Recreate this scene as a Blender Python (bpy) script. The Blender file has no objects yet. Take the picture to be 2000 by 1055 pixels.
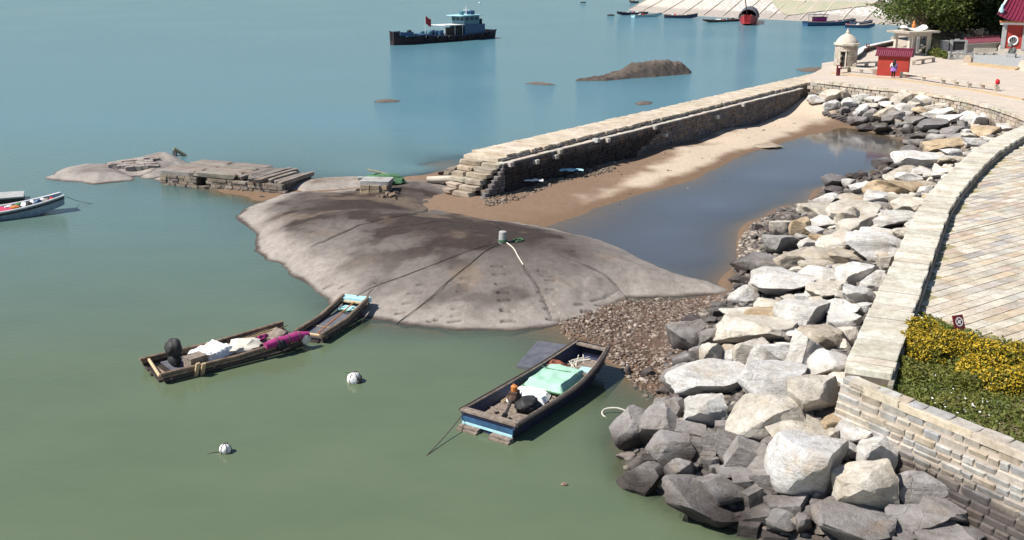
import bpy, bmesh, math, random
import numpy as np
from mathutils import Vector, Matrix, noise as mnoise
random.seed(7); np.random.seed(7)
SC = bpy.context.scene
COL = SC.collection
# ---------------------------------------------------------------- camera, world, sun, exposure
CAM_H, PITCH, FPX, CX, CY = 13.5, math.radians(16.5), 2050.0, 1000.0, 527.5
cd = bpy.data.cameras.new('Camera'); cam = bpy.data.objects.new('Camera', cd); COL.objects.link(cam)
cd.sensor_width = 36; cd.lens = FPX / 2000 * 36; cd.clip_start = 0.1; cd.clip_end = 12000
cam.location = (0, 0, CAM_H); cam.rotation_euler = (math.pi / 2 - PITCH, 0, 0)
SC.camera = cam
SUN_AZ = math.atan2(-0.965, -0.26)          # direction towards the sun, clockwise from +Y
SUN_EL = math.radians(50)
w = bpy.data.worlds.new('World'); SC.world = w; w.use_nodes = True
nt = w.node_tree; bgn = nt.nodes['Background']
sky = nt.nodes.new('ShaderNodeTexSky'); sky.sky_type = 'NISHITA'; sky.sun_disc = False
sky.sun_elevation = SUN_EL; sky.sun_rotation = SUN_AZ; sky.air_density = 1.0; sky.dust_density = 0.15; sky.ozone_density = 1.5
nt.links.new(sky.outputs[0], bgn.inputs[0]); bgn.inputs[1].default_value = 0.07
sd = bpy.data.lights.new('sun', 'SUN'); sd.energy = 4.8; sd.angle = math.radians(0.53); sd.color = (1.0, 0.95, 0.87)
so = bpy.data.objects.new('sun', sd); COL.objects.link(so)
SDIR = Vector((math.sin(SUN_AZ) * math.cos(SUN_EL), math.cos(SUN_AZ) * math.cos(SUN_EL), math.sin(SUN_EL)))
so.rotation_euler = SDIR.to_track_quat('Z', 'Y').to_euler(); so.location = SDIR * 60
SC.view_settings.view_transform = 'Standard'; SC.view_settings.look = 'None'
SC.view_settings.exposure = 0.66; SC.view_settings.gamma = 1.0

# ---------------------------------------------------------------- helpers
def P(px, py, z=0.0):
    """point at height z that the pixel of the photograph looks at"""
    a = (px - CX) / FPX; b = -(py - CY) / FPX
    dy = math.cos(PITCH) + b * math.sin(PITCH); dz = -math.sin(PITCH) + b * math.cos(PITCH)
    t = (z - CAM_H) / dz
    return Vector((a * t, dy * t, z))
def ppm(p):   # pixels per metre at a point
    return FPX / ((p.y) * math.cos(PITCH) - (p.z - CAM_H) * math.sin(PITCH))
def U(a, b): return random.uniform(a, b)

class MB:
    def __init__(s): s.v = []; s.f = []; s.c = None
    def add(s, vs, fs):
        o = len(s.v); s.v += [tuple(v) for v in vs]; s.f += [tuple(i + o for i in f) for f in fs]; return s
    def box(s, c, size, rz=0.0, rx=0.0, ry=0.0, tx=1.0, ty=1.0):
        hx, hy, hz = size[0] / 2, size[1] / 2, size[2] / 2
        R = Matrix.Rotation(rz, 3, 'Z') @ Matrix.Rotation(ry, 3, 'Y') @ Matrix.Rotation(rx, 3, 'X')
        vs = []
        for z in (-1, 1):
            kx, ky = (tx, ty) if z > 0 else (1, 1)
            for x, y in ((-1, -1), (1, -1), (1, 1), (-1, 1)):
                vs.append(R @ Vector((x * hx * kx, y * hy * ky, z * hz)) + Vector(c))
        return s.add(vs, [(3, 2, 1, 0), (4, 5, 6, 7), (0, 1, 5, 4), (1, 2, 6, 5), (2, 3, 7, 6), (3, 0, 4, 7)])
    def tube(s, pts, r, n=7, r1=None, cap=True):
        pts = [Vector(p) for p in pts]; m = len(pts); rings = []
        for i, p in enumerate(pts):
            t = (pts[min(i + 1, m - 1)] - pts[max(i - 1, 0)])
            if t.length < 1e-6: t = Vector((0, 0, 1))
            t.normalize()
            a = t.orthogonal() if i == 0 else (prev - t * prev.dot(t))
            if a.length < 1e-5: a = t.orthogonal()
            a.normalize(); prev = a; b = t.cross(a)
            rr = r if r1 is None else r + (r1 - r) * i / max(1, m - 1)
            if isinstance(r, (list, tuple)): rr = r[i]
            rings.append([p + (a * math.cos(2 * math.pi * k / n) + b * math.sin(2 * math.pi * k / n)) * rr for k in range(n)])
        vs = [v for R in rings for v in R]; fs = []
        for i in range(m - 1):
            for k in range(n):
                k2 = (k + 1) % n; fs.append((i * n + k, i * n + k2, (i + 1) * n + k2, (i + 1) * n + k))
        if cap: fs.append(tuple(range(n - 1, -1, -1))); fs.append(tuple((m - 1) * n + k for k in range(n)))
        return s.add(vs, fs)
    def lathe(s, prof, n=16, c=(0, 0, 0), sx=1.0, sy=1.0, ph=0.0):
        vs = []; m = len(prof)
        for r, z in prof:
            for k in range(n):
                a = 2 * math.pi * k / n + ph
                vs.append((c[0] + r * sx * math.cos(a), c[1] + r * sy * math.sin(a), c[2] + z))
        fs = []
        for i in range(m - 1):
            for k in range(n):
                k2 = (k + 1) % n; fs.append((i * n + k, i * n + k2, (i + 1) * n + k2, (i + 1) * n + k))
        fs.append(tuple(range(n - 1, -1, -1))); fs.append(tuple((m - 1) * n + k for k in range(n)))
        return s.add(vs, fs)
    def prism(s, poly, z0, z1):
        n = len(poly); vs = [(p[0], p[1], z0) for p in poly] + [(p[0], p[1], z1) for p in poly]
        fs = [tuple(range(n - 1, -1, -1)), tuple(range(n, 2 * n))]
        for i in range(n): j = (i + 1) % n; fs.append((i, j, n + j, n + i))
        return s.add(vs, fs)
    def blob(s, c, size, sub=2, amp=0.2, seed=0.0, rz=0.0):
        bm = bmesh.new(); bmesh.ops.create_icosphere(bm, subdivisions=sub, radius=1.0)
        R = Matrix.Rotation(rz, 3, 'Z'); vs = []
        for v in bm.verts:
            k = 1 + amp * mnoise.noise(v.co * 1.7 + Vector((seed, seed * .7, seed * 1.3))) + amp * .5 * mnoise.noise(v.co * 4.1 + Vector((seed, 3, 1)))
            q = v.co * k; vs.append(R @ Vector((q.x * size[0], q.y * size[1], q.z * size[2])) + Vector(c))
        bm.verts.index_update(); fs = [tuple(v.index for v in f.verts) for f in bm.faces]; bm.free()
        return s.add(vs, fs)
    def mesh(s, name, mat, smooth=False):
        me = bpy.data.meshes.new(name); me.from_pydata(s.v, [], s.f)
        if mat: me.materials.append(mat)
        if smooth:
            me.polygons.foreach_set('use_smooth', [True] * len(me.polygons))
            me.set_sharp_from_angle(angle=math.radians(42))
        me.update(); return me
    def build(s, name, mat, parent=None, smooth=False, loc=None, color=None):
        return link(name, s.mesh(name, mat, smooth), parent, loc, color)
def link(name, me, parent=None, loc=None, color=None, rot=None, scale=None):
    o = bpy.data.objects.new(name, me); COL.objects.link(o)
    if parent: o.parent = parent
    if loc is not None: o.location = loc
    if rot is not None: o.rotation_euler = rot
    if scale is not None: o.scale = scale
    if color is not None: o.color = (*color[:3], 1)
    return o
def tag(o, label=None, cat=None, group=None, kind=None):
    if label: o['label'] = label
    if cat: o['category'] = cat
    if group: o['group'] = group
    if kind: o['kind'] = kind
    return o
def thing(name, label, cat, loc=(0, 0, 0), rz=0.0, group=None):
    o = bpy.data.objects.new(name, None); COL.objects.link(o); o.location = loc; o.rotation_euler = (0, 0, rz)
    o.empty_display_size = .2
    return tag(o, label, cat, group)
def between(a, b):   # centre, heading and length of a boat from its stern and bow points
    d = b - a; return (a + b) / 2, math.atan2(d.y, d.x), math.hypot(d.x, d.y)
def sdist(poly, X, Y):
    """signed distance to polygon, positive inside (numpy)"""
    n = len(poly); d = np.full(X.shape, 1e9); ins = np.zeros(X.shape, bool)
    for i in range(n):
        x0, y0 = poly[i][0], poly[i][1]; x1, y1 = poly[(i + 1) % n][0], poly[(i + 1) % n][1]
        ex, ey = x1 - x0, y1 - y0; l2 = ex * ex + ey * ey + 1e-12
        t = np.clip(((X - x0) * ex + (Y - y0) * ey) / l2, 0, 1)
        d = np.minimum(d, np.hypot(X - x0 - t * ex, Y - y0 - t * ey))
        c = ((y0 > Y) != (y1 > Y)) & (X < ex * (Y - y0) / (ey if abs(ey) > 1e-12 else 1e-12) + x0)
        ins ^= c
    return np.where(ins, d, -d)
def ldist(line, X, Y):
    d = np.full(X.shape, 1e9)
    for i in range(len(line) - 1):
        x0, y0 = line[i][0], line[i][1]; ex, ey = line[i + 1][0] - x0, line[i + 1][1] - y0
        t = np.clip(((X - x0) * ex + (Y - y0) * ey) / (ex * ex + ey * ey + 1e-12), 0, 1)
        d = np.minimum(d, np.hypot(X - x0 - t * ex, Y - y0 - t * ey))
    return d
_pt = np.random.RandomState(3).rand(64, 64)
def vnoise(X, Y, sc):
    x = X / sc; y = Y / sc; i = np.floor(x).astype(int); j = np.floor(y).astype(int); fx = x - i; fy = y - j
    fx = fx * fx * (3 - 2 * fx); fy = fy * fy * (3 - 2 * fy)
    g = lambda a, b: _pt[a % 64, b % 64]
    return (g(i, j) * (1 - fx) + g(i + 1, j) * fx) * (1 - fy) + (g(i, j + 1) * (1 - fx) + g(i + 1, j + 1) * fx) * fy
def fbm(X, Y, sc, oct=4):
    s = np.zeros(X.shape); a = 1.0; t = 0
    for k in range(oct):
        s += a * vnoise(X + 17.3 * k, Y - 9.1 * k, sc); t += a; a *= .5; sc *= .5
    return s / t
def sst(a, b, x):
    t = np.clip((x - a) / (b - a), 0, 1); return t * t * (3 - 2 * t)
def resample(line, step):
    out = [Vector(line[0])]; 
    for a, b in zip(line[:-1], line[1:]):
        a = Vector(a); b = Vector(b); n = max(1, round((b - a).length / step))
        out += [a.lerp(b, k / n) for k in range(1, n + 1)]
    return out
def even(line, step):
    """points exactly every step along a polyline, with tangents"""
    pts = [Vector(p) for p in line]; out = []; acc = 0.0
    for a, b in zip(pts[:-1], pts[1:]):
        L = (b - a).length; t = (b - a) / L
        while acc <= L: out.append((a + t * acc, t)); acc += step
        acc -= L
    return out
def catmull(pts, n=8):
    out = []; m = len(pts)
    for i in range(m - 1):
        p0 = pts[max(i - 1, 0)]; p1 = pts[i]; p2 = pts[i + 1]; p3 = pts[min(i + 2, m - 1)]
        for k in range(n):
            t = k / n
            out.append(.5 * ((2 * p1) + (p2 - p0) * t + (2 * p0 - 5 * p1 + 4 * p2 - p3) * t * t + (3 * p1 - p0 - 3 * p2 + p3) * t ** 3))
    out.append(pts[-1]); return out

# ---------------------------------------------------------------- materials
MATS = {}
def new_mat(name):
    m = bpy.data.materials.new(name); m.use_nodes = True; t = m.node_tree
    b = t.nodes['Principled BSDF']; b.inputs['Specular IOR Level'].default_value = .3
    MATS[name] = m; return m, t, b
def N(t, typ, **kw):
    n = t.nodes.new(typ)
    for k, v in kw.items(): setattr(n, k, v)
    return n
def mixc(t, fac, a, b, mode='MIX'):
    n = t.nodes.new('ShaderNodeMix'); n.data_type = 'RGBA'; n.blend_type = mode
    for sock, val in ((0, fac), (6, a), (7, b)):
        if hasattr(val, 'is_linked') or isinstance(val, bpy.types.NodeSocket): t.links.new(val, n.inputs[sock])
        elif sock == 0: n.inputs[0].default_value = val
        else: n.inputs[sock].default_value = (*val[:3], 1)
    return n.outputs[2]
def ramp(t, x, a, b, lo=0.0, hi=1.0):
    n = N(t, 'ShaderNodeMapRange'); t.links.new(x, n.inputs[0])
    n.inputs[1].default_value = a; n.inputs[2].default_value = b; n.inputs[3].default_value = lo; n.inputs[4].default_value = hi
    return n.outputs[0]
def noise(t, vec, scale, detail=5, rough=.6):
    n = N(t, 'ShaderNodeTexNoise'); n.inputs['Scale'].default_value = scale; n.inputs['Detail'].default_value = detail; n.inputs['Roughness'].default_value = rough
    if vec is not None: t.links.new(vec, n.inputs['Vector'])
    return n.outputs[0]
def bump(t, b, h, strength=.3, dist=.05):
    n = N(t, 'ShaderNodeBump'); n.inputs['Strength'].default_value = strength; n.inputs['Distance'].default_value = dist
    t.links.new(h, n.inputs['Height']); t.links.new(n.outputs[0], b.inputs['Normal']); return n
def simple(name, c1, c2=None, scale=3.0, rough=.75, bmp=.15, metal=0.0, dist=.02):
    m, t, b = new_mat(name); b.inputs['Roughness'].default_value = rough; b.inputs['Metallic'].default_value = metal
    c2 = c2 or tuple(x * .65 for x in c1)
    pos = N(t, 'ShaderNodeTexCoord').outputs['Object']
    n1 = noise(t, pos, scale); f = ramp(t, n1, .35, .68)
    t.links.new(mixc(t, f, c1, c2), b.inputs['Base Color'])
    if bmp: bump(t, b, noise(t, pos, scale * 5, 4), bmp, dist)
    return m
def piece_mat(name, attr=False, tide=None, scale=4.0, var=.35, bmp=.4, dist=.03, streak=False, pits=True):
    """stone whose own colour comes from the object (or a colour attribute); the tide line stains it dark"""
    m, t, b = new_mat(name); b.inputs['Roughness'].default_value = .85
    if attr: col = N(t, 'ShaderNodeAttribute', attribute_name='Col').outputs['Color']; rnd = None
    else: col = N(t, 'ShaderNodeObjectInfo').outputs['Color']
    geo = N(t, 'ShaderNodeNewGeometry'); pos = geo.outputs['Position']
    n1 = noise(t, pos, scale * .35, 6, .65); n2 = noise(t, pos, scale * 1.7, 12, .78); n3 = noise(t, pos, scale * 8, 4, .8)
    c = mixc(t, ramp(t, n1, .35, .7), col, mixc(t, 1.0, col, (.62, .57, .5), 'MULTIPLY'))
    c = mixc(t, ramp(t, n2, .44, .66, 0, var + .3), c, mixc(t, 1.0, c, (.55, .52, .5), 'MULTIPLY'))
    c = mixc(t, ramp(t, n3, .5, .75, 0, var * .8), c, mixc(t, 1.0, c, (1.25, 1.22, 1.2), 'MULTIPLY'))
    h = n2
    if streak:
        mp = N(t, 'ShaderNodeMapping'); mp.inputs['Scale'].default_value = (1.2, 2.0, 7.0); mp.inputs['Rotation'].default_value = (.5, .9, .3)
        t.links.new(pos, mp.inputs[0]); s1 = noise(t, mp.outputs[0], 1.1, 7, .75)
        c = mixc(t, ramp(t, s1, .56, .64, 0, .45), c, mixc(t, 1.0, c, (.5, .5, .52), 'MULTIPLY'))
        ru = noise(t, pos, .9, 4, .6)
        c = mixc(t, ramp(t, ru, .60, .72, 0, .5), c, mixc(t, 1.0, c, (1.0, .78, .55), 'MULTIPLY'))
        ad = N(t, 'ShaderNodeMath', operation='ADD'); t.links.new(n2, ad.inputs[0]); t.links.new(s1, ad.inputs[1]); h = ad.outputs[0]
    if tide is not None:
        sep = N(t, 'ShaderNodeSeparateXYZ'); t.links.new(pos, sep.inputs[0])
        ad = N(t, 'ShaderNodeMath', operation='MULTIPLY_ADD'); t.links.new(noise(t, pos, .8, 4, .6), ad.inputs[0]); ad.inputs[1].default_value = 1.1
        t.links.new(sep.outputs[2], ad.inputs[2])
        f = ramp(t, ad.outputs[0], tide[0] + .55, tide[1] + .55, 1, 0)
        gr = N(t, 'ShaderNodeRGBToBW'); t.links.new(c, gr.inputs[0])
        dk = mixc(t, .45, c, gr.outputs[0]); dk = mixc(t, 1.0, dk, (.26, .225, .22), 'MULTIPLY')
        c = mixc(t, f, c, dk)
    t.links.new(c, b.inputs['Base Color'])
    if streak:
        vo = N(t, 'ShaderNodeTexVoronoi', feature='DISTANCE_TO_EDGE'); vo.inputs['Scale'].default_value = .9
        wv = N(t, 'ShaderNodeVectorMath', operation='ADD'); t.links.new(pos, wv.inputs[0]); nz = N(t, 'ShaderNodeTexNoise'); nz.inputs['Scale'].default_value = 1.6; nz.inputs['Detail'].default_value = 4; t.links.new(pos, nz.inputs['Vector']); t.links.new(nz.outputs['Color'], wv.inputs[1]); t.links.new(wv.outputs[0], vo.inputs['Vector'])
        cr = ramp(t, vo.outputs['Distance'], .0, .016, 0, 1); ad2 = N(t, 'ShaderNodeMath', operation='MULTIPLY_ADD'); t.links.new(cr, ad2.inputs[0]); ad2.inputs[1].default_value = .2; t.links.new(h, ad2.inputs[2]); h = ad2.outputs[0]
    bump(t, b, h, bmp, dist)
    return m
def attr_mat(name, rough=.9, scale=6, bmp=.3, dist=.03, var=.3):
    m, t, b = new_mat(name); b.inputs['Roughness'].default_value = rough
    col = N(t, 'ShaderNodeAttribute', attribute_name='Col').outputs['Color']
    pos = N(t, 'ShaderNodeNewGeometry').outputs['Position']
    n2 = noise(t, pos, scale, 12, .78); n3 = noise(t, pos, scale * 7, 5, .8)
    c = mixc(t, ramp(t, n2, .43, .66, 0, var + .2), col, mixc(t, 1.0, col, (.6, .57, .54), 'MULTIPLY'))
    c = mixc(t, ramp(t, n3, .5, .68, 0, var), c, mixc(t, 1.0, c, (1.4, 1.38, 1.35), 'MULTIPLY'))
    c = mixc(t, ramp(t, noise(t, pos, scale * 3.1, 8, .8), .56, .7, 0, var), c, mixc(t, 1.0, c, (.5, .46, .43), 'MULTIPLY'))
    t.links.new(c, b.inputs['Base Color'])
    ad = N(t, 'ShaderNodeMath', operation='ADD'); t.links.new(n2, ad.inputs[0]); t.links.new(n3, ad.inputs[1])
    bump(t, b, ad.outputs[0], bmp, dist); return m
def set_col(me, arr):
    a = me.color_attributes.new('Col', 'FLOAT_COLOR', 'POINT')
    out = np.ones((len(me.vertices), 4), np.float32); out[:, :3] = arr; a.data.foreach_set('color', out.ravel())
def leaf_mat(name, c1, c2, trans=.25):
    m, t, b = new_mat(name); b.inputs['Roughness'].default_value = .55
    geo = N(t, 'ShaderNodeNewGeometry'); pos = geo.outputs['Position']
    n1 = noise(t, pos, .9, 4); n2 = noise(t, pos, 9, 2)
    c = mixc(t, ramp(t, n1, .35, .65), c1, c2); c = mixc(t, ramp(t, n2, .4, .7, 0, .6), c, mixc(t, 1.0, c, (1.5, 1.45, 1.1), 'MULTIPLY'))
    t.links.new(c, b.inputs['Base Color'])
    tr = N(t, 'ShaderNodeBsdfTranslucent'); t.links.new(c, tr.inputs[0]); mx = N(t, 'ShaderNodeMixShader'); mx.inputs[0].default_value = trans
    t.links.new(b.outputs[0], mx.inputs[1]); t.links.new(tr.outputs[0], mx.inputs[2])
    t.links.new(mx.outputs[0], t.nodes['Material Output'].inputs[0]); return m
m_boulder = piece_mat('boulder_stone', tide=(.42, 1.0), scale=3.2, streak=True, bmp=.9, dist=.10)
m_stone = piece_mat('cut_stone', scale=4, bmp=.45, dist=.03)
m_stone_tide = piece_mat('cut_stone_tidal', tide=(1.45, 2.05), scale=4, bmp=.5, dist=.03)
m_stone_attr = piece_mat('cut_stone_joined', attr=True, scale=4, bmp=.45)
m_rock = attr_mat('bedrock', scale=2.6, bmp=.8, dist=.12, var=.55)
m_ground = attr_mat('tidal_ground', scale=3.5, bmp=.45, dist=.03, var=.3)
m_mortar = simple('mortar', (.33, .28, .23), (.22, .18, .15), 5, .95, .4)
m_jcore = simple('rubble_core', (.20, .165, .13), (.09, .075, .06), 3, .95, .5)
m_wood = simple('weathered_wood', (.27, .22, .18), (.13, .10, .08), 7, .8, .3)
m_darkwood = simple('dark_wood', (.075, .06, .052), (.035, .03, .028), 8, .75, .3)
m_bamboo = simple('bamboo', (.26, .185, .13), (.12, .085, .065), 6, .6, .2)
m_palebamboo = simple('pale_bamboo', (.55, .42, .26), (.38, .27, .16), 6, .55, .1)
m_black = simple('black_rubber', (.018, .018, .02), (.03, .03, .03), 6, .6, .2)
m_white = simple('white_cloth', (.78, .77, .76), (.6, .59, .58), 4, .8, .4, dist=.04)
m_navy = simple('navy_paint', (.022, .032, .085), (.035, .035, .05), 5, .55, .25)
m_blue = simple('blue_paint', (.035, .10, .20), (.02, .05, .10), 3, .5, .2)
m_teal = simple('teal_paint', (.10, .22, .27), (.06, .13, .17), 3, .5, .15)
m_red = simple('red_paint', (.42, .03, .035), (.30, .025, .03), 2, .6, .1)
m_pink = simple('magenta_cloth', (.38, .04, .19), (.25, .025, .12), 6, .85, .4)
m_green = simple('green_tarp', (.34, .56, .43), (.27, .46, .35), 3, .75, .25, dist=.03)
m_net = simple('green_net', (.09, .20, .10), (.05, .11, .06), 12, .95, .8)
m_rope = simple('rope', (.10, .085, .07), (.05, .045, .04), 20, .9, .2)
m_palerope = simple('pale_rope', (.62, .58, .50), (.45, .42, .36), 20, .9, .2)
m_foam = simple('pale_blue_foam', (.40, .66, .72), (.30, .50, .56), 5, .7, .2)
m_grey = simple('grey_board', (.075, .08, .10), (.13, .13, .145), 2.5, .7, .3)
m_dark = simple('dark_void', (.02, .02, .02), (.03, .028, .025), 4, .9, .1)
m_redwall = simple('red_wall_paint', (.38, .045, .03), (.30, .036, .026), 1.2, .8, .1)
m_tile = simple('maroon_tile', (.20, .022, .05), (.13, .015, .035), 5, .45, .2)
m_granite = simple('pale_granite', (.55, .49, .41), (.40, .35, .29), 2.5, .85, .3)
m_greygran = simple('grey_granite', (.38, .38, .37), (.27, .27, .27), 3, .85, .3)
m_maroon = simple('maroon_sign', (.14, .014, .02), (.11, .012, .016), 3, .4, .05)
m_whitepaint = simple('white_paint', (.75, .74, .72), (.6, .58, .55), 3, .6, .1)
m_orange = simple('orange_glaze', (.55, .20, .05), (.42, .15, .04), 4, .5, .1)
m_skin = simple('skin', (.55, .34, .25), (.5, .3, .22), 4, .6, 0)
m_hair = simple('black_hair', (.012, .01, .01), (.02, .016, .014), 9, .5, .3)
m_violet = simple('violet_cloth', (.20, .10, .42), (.33, .16, .40), 9, .85, .3)
m_glass = simple('dark_window', (.03, .05, .06), (.02, .03, .04), 2, .15, 0)
m_trunk = simple('bark', (.13, .095, .07), (.07, .05, .04), 5, .95, .6)
m_leafA = leaf_mat('tree_leaf_light', (.10, .13, .03), (.055, .085, .02))
m_leafB = leaf_mat('tree_leaf_dark', (.035, .06, .018), (.02, .038, .012))
m_shrub = leaf_mat('shrub_leaf', (.09, .105, .02), (.14, .13, .02))
m_flower = leaf_mat('yellow_flower', (.46, .31, .02), (.36, .26, .025), .15)
m_grass = leaf_mat('ground_cover_leaf', (.085, .12, .025), (.15, .15, .035))
m_daisy = simple('white_petal', (.8, .8, .75), (.7, .7, .66), 5, .7, 0)
m_soil = simple('soil', (.13, .11, .05), (.16, .12, .08), 2, .95, .5)
# ---------------------------------------------------------------- shoreline layout (world metres, water level z = 0)
LAND = 2.75
cop_px = [(1648, 716), (1700, 603), (1757, 483), (1800, 398), (1842, 348), (1900, 296), (1958, 262), (2000, 245)]
COP = catmull([P(x, y, 3.2) for x, y in cop_px], 6)                       # seaward top edge of the parapet
plaza_px = [(2000, 230), (1940, 209), (1880, 194), (1820, 184), (1760, 176), (1700, 170), (1640, 163), (1590, 157)]
PLZ = [P(x, y, 2.8) for x, y in plaza_px]
gap = [COP[-1] + Vector((1.4, 1.8, 0)), PLZ[0] + Vector((-.3, -2.2, 0))]
PLZ = catmull([Vector((p.x, p.y, 2.8)) for p in [COP[-1]] + gap + PLZ], 5)  # seaward edge of the plaza
WALL_A = Vector((COP[0].x - .06, COP[0].y - .12, 2.8)); WALL_B = P(2000, 893, 2.8); WALL_C = WALL_B + (WALL_B - WALL_A) * .9
def off(line, d):     # offset to the left-hand (seaward) side of the direction of travel
    out = []
    for i, p in enumerate(line):
        t = line[min(i + 1, len(line) - 1)] - line[max(i - 1, 0)]; t.z = 0; t.normalize()
        out.append(p + Vector((-t.y, t.x, 0)) * d)
    return out
# jetty frame
JZ = 2.4; J0 = P(905, 298, JZ); J1 = P(1600, 141, JZ); JU = (J1 - J0).normalized(); JN = Vector((JU.y, -JU.x, 0)); JL = (J1 - J0).length; JW = 2.6
def J(u, n, z): q = J0 + JU * u + JN * n; return Vector((q.x, q.y, z))
# ---------------------------------------------------------------- terrain heights by radial basis interpolation
cp = []
def addp(lst, z=None):
    for t in lst: cp.append(P(t[0], t[1], t[2] if z is None else z))
addp([(1205, 862), (1222, 932), (1300, 975), (1340, 1003), (1440, 1038), (1520, 1078), (1620, 1130), (1760, 1190)], 0.0)
addp([(1100, 880), (1130, 970), (1220, 1050), (1330, 1100), (1450, 1170)], -1.0)
addp([(1290, 778, .0), (1300, 722, .15), (1180, 650, .10), (1250, 640, .2), (1320, 620, .25), (1390, 600, .2), (1250, 690, .12), (1320, 680, .3), (1330, 640, .3)])
addp([(1110, 642), (1150, 682), (1200, 715), (1245, 745)], 0.02)
addp([(1060, 680, -.12), (1120, 735, -.14), (1180, 785, -.2), (1000, 662, -.15), (1240, 805, -.15), (1270, 785, -.06)])
addp([(950, 720, -.6), (850, 710, -.7), (1000, 800, -.8), (1150, 850, -.5), (800, 850, -1.6), (1000, 950, -1.4), (500, 700, -1.6), (300, 900, -1.8), (200, 600, -1.8)])
addp([(1425, 575), (1440, 530), (1450, 500), (1448, 460), (1480, 430), (1530, 405), (1590, 395), (1610, 367), (1690, 351), (1730, 328), (1768, 302), (1788, 277), (1738, 262), (1690, 250), (1655, 241)], .06)
addp([(1300, 470, -.45), (1400, 420, -.6), (1500, 360, -.6), (1600, 310, -.5), (1660, 290, -.35), (1700, 310, -.3), (1740, 280, -.15), (1700, 270, -.15), (1714, 305, -.3), (1705, 322, -.3), (1690, 336, -.12), (1670, 322, -.35), (1250, 460, -.3), (1380, 510, -.3), (1200, 440, -.15)])
addp([(1095, 432), (1150, 411), (1220, 389), (1300, 366), (1370, 346), (1410, 326), (1450, 301), (1520, 281), (1560, 270), (1620, 257)], 0.0)
addp([(1150, 370, .27), (1250, 340, .3), (1350, 310, .32), (1450, 270, .36), (1540, 232, .4), (1600, 225, .4), (1000, 412, .16), (1050, 432, .07), (980, 388, .35)])
addp([(945, 382, .4), (1050, 350, .42), (1150, 315, .45), (1275, 284, .48), (1400, 249, .5), (1530, 209, .6), (1575, 190, .9), (800, 343, .2), (870, 333, .25), (820, 325, -.08), (900, 309, -.2)])
addp([(400, 366, .02), (450, 374, .04), (500, 376, .1), (530, 381, .1), (420, 386, -.1), (480, 396, -.08), (350, 361, -.08), (300, 400, -.8), (400, 430, -1.2), (450, 450, -.6), (470, 500, -.8), (550, 570, -.6), (620, 612, -.3), (700, 650, -.2), (850, 668, -.2), (780, 660, -.2)])
addp([(100, 400, -1.6), (200, 250, -1.7), (500, 290, -1.0), (700, 305, -.7), (800, 250, -1.6), (60, 330, -1.4)])
for p in off(COP, .3)[::5]: cp.append(Vector((p.x, p.y, 1.95)))
for p in off(PLZ, .4)[3::5]: cp.append(Vector((p.x, p.y, 1.6)))
for k in range(6):
    q = WALL_A.lerp(WALL_C, k / 5); cp.append(Vector((q.x - .6, q.y - .25, 1.45 - .34 * k)))
for u in (4, 14, 26, 38, 50): q = J(u, -1.2, -.8); cp.append(q); cp.append(J(u, -8, -1.5))
for x, y in ((-60, 20), (-60, 70), (-60, 120), (0, 130), (-20, 15), (5, 14), (60, 140), (-30, 100), (25, 125), (10, 105)): cp.append(Vector((x, y, -1.8)))
for x, y in ((40, 80), (45, 60), (30, 40), (20, 25), (45, 100)): cp.append(Vector((x, y, .5)))
CPX = np.array([(p.x, p.y) for p in cp]); CPZ = np.array([p.z for p in cp])
_A = np.hypot(CPX[:, None, 0] - CPX[None, :, 0], CPX[:, None, 1] - CPX[None, :, 1]) + np.eye(len(cp)) * -.02
_n = len(cp); _S = np.zeros((_n + 1, _n + 1)); _S[:_n, :_n] = _A; _S[:_n, _n] = 1; _S[_n, :_n] = 1
_W = np.linalg.lstsq(_S, np.append(CPZ, 0), rcond=None)[0]
def terr(X, Y):
    X = np.asarray(X, float); Y = np.asarray(Y, float); sh = X.shape; x = X.ravel(); y = Y.ravel(); out = np.empty(x.size)
    for i in range(0, x.size, 20000):
        s = slice(i, i + 20000)
        out[s] = np.hypot(x[s, None] - CPX[None, :, 0], y[s, None] - CPX[None, :, 1]) @ _W[:_n] + _W[_n]
    out = out.reshape(sh)
    far = sst(0, 25, np.maximum(np.maximum(X - 50, -X - 60), np.maximum(Y - 130, 14 - Y)))
    out = out * (1 - far) + -2.0 * far
    return np.clip(out, -2.2, 2.2)
def terr1(x, y): return float(terr(np.array([x]), np.array([y]))[0])
def axis(lo, hi, step, ends):
    a = list(np.arange(lo, hi, step)); s = step; x = lo; L = []
    while x > ends[0]: s *= 1.35; x -= s; L.append(x)
    s = step; x = a[-1]; R = []
    while x < ends[1]: s *= 1.35; x += s; R.append(x)
    return np.array(L[::-1] + a + R)
def grid_mesh(name, xs, ys, Z, mat, keep=None):
    nx, ny = len(xs), len(ys); X, Y = np.meshgrid(xs, ys)
    vs = np.stack([X.ravel(), Y.ravel(), Z.ravel()], 1)
    i, j = np.meshgrid(np.arange(nx - 1), np.arange(ny - 1)); a = (j * nx + i).ravel()
    F = np.stack([a, a + 1, a + nx + 1, a + nx], 1)
    if keep is not None:
        F = F[keep.ravel()[F].any(1)]
        used = np.unique(F); mp = np.full(len(vs), -1); mp[used] = np.arange(len(used)); F = mp[F]; vs = vs[used]
    else: used = np.arange(len(vs))
    me = bpy.data.meshes.new(name); me.vertices.add(len(vs)); me.vertices.foreach_set('co', vs.astype(np.float32).ravel())
    me.loops.add(F.size); me.loops.foreach_set('vertex_index', F.astype(np.int32).ravel())
    me.polygons.add(len(F)); me.polygons.foreach_set('loop_start', np.arange(0, F.size, 4, dtype=np.int32))
    me.update(calc_edges=True); me.validate()
    me.polygons.foreach_set('use_smooth', [True] * len(me.polygons)); me.materials.append(mat); me.update()
    return me, used
ring = [(p.x, p.y) for p in off(COP, .25) + off(PLZ, .3)[2:]]
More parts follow.
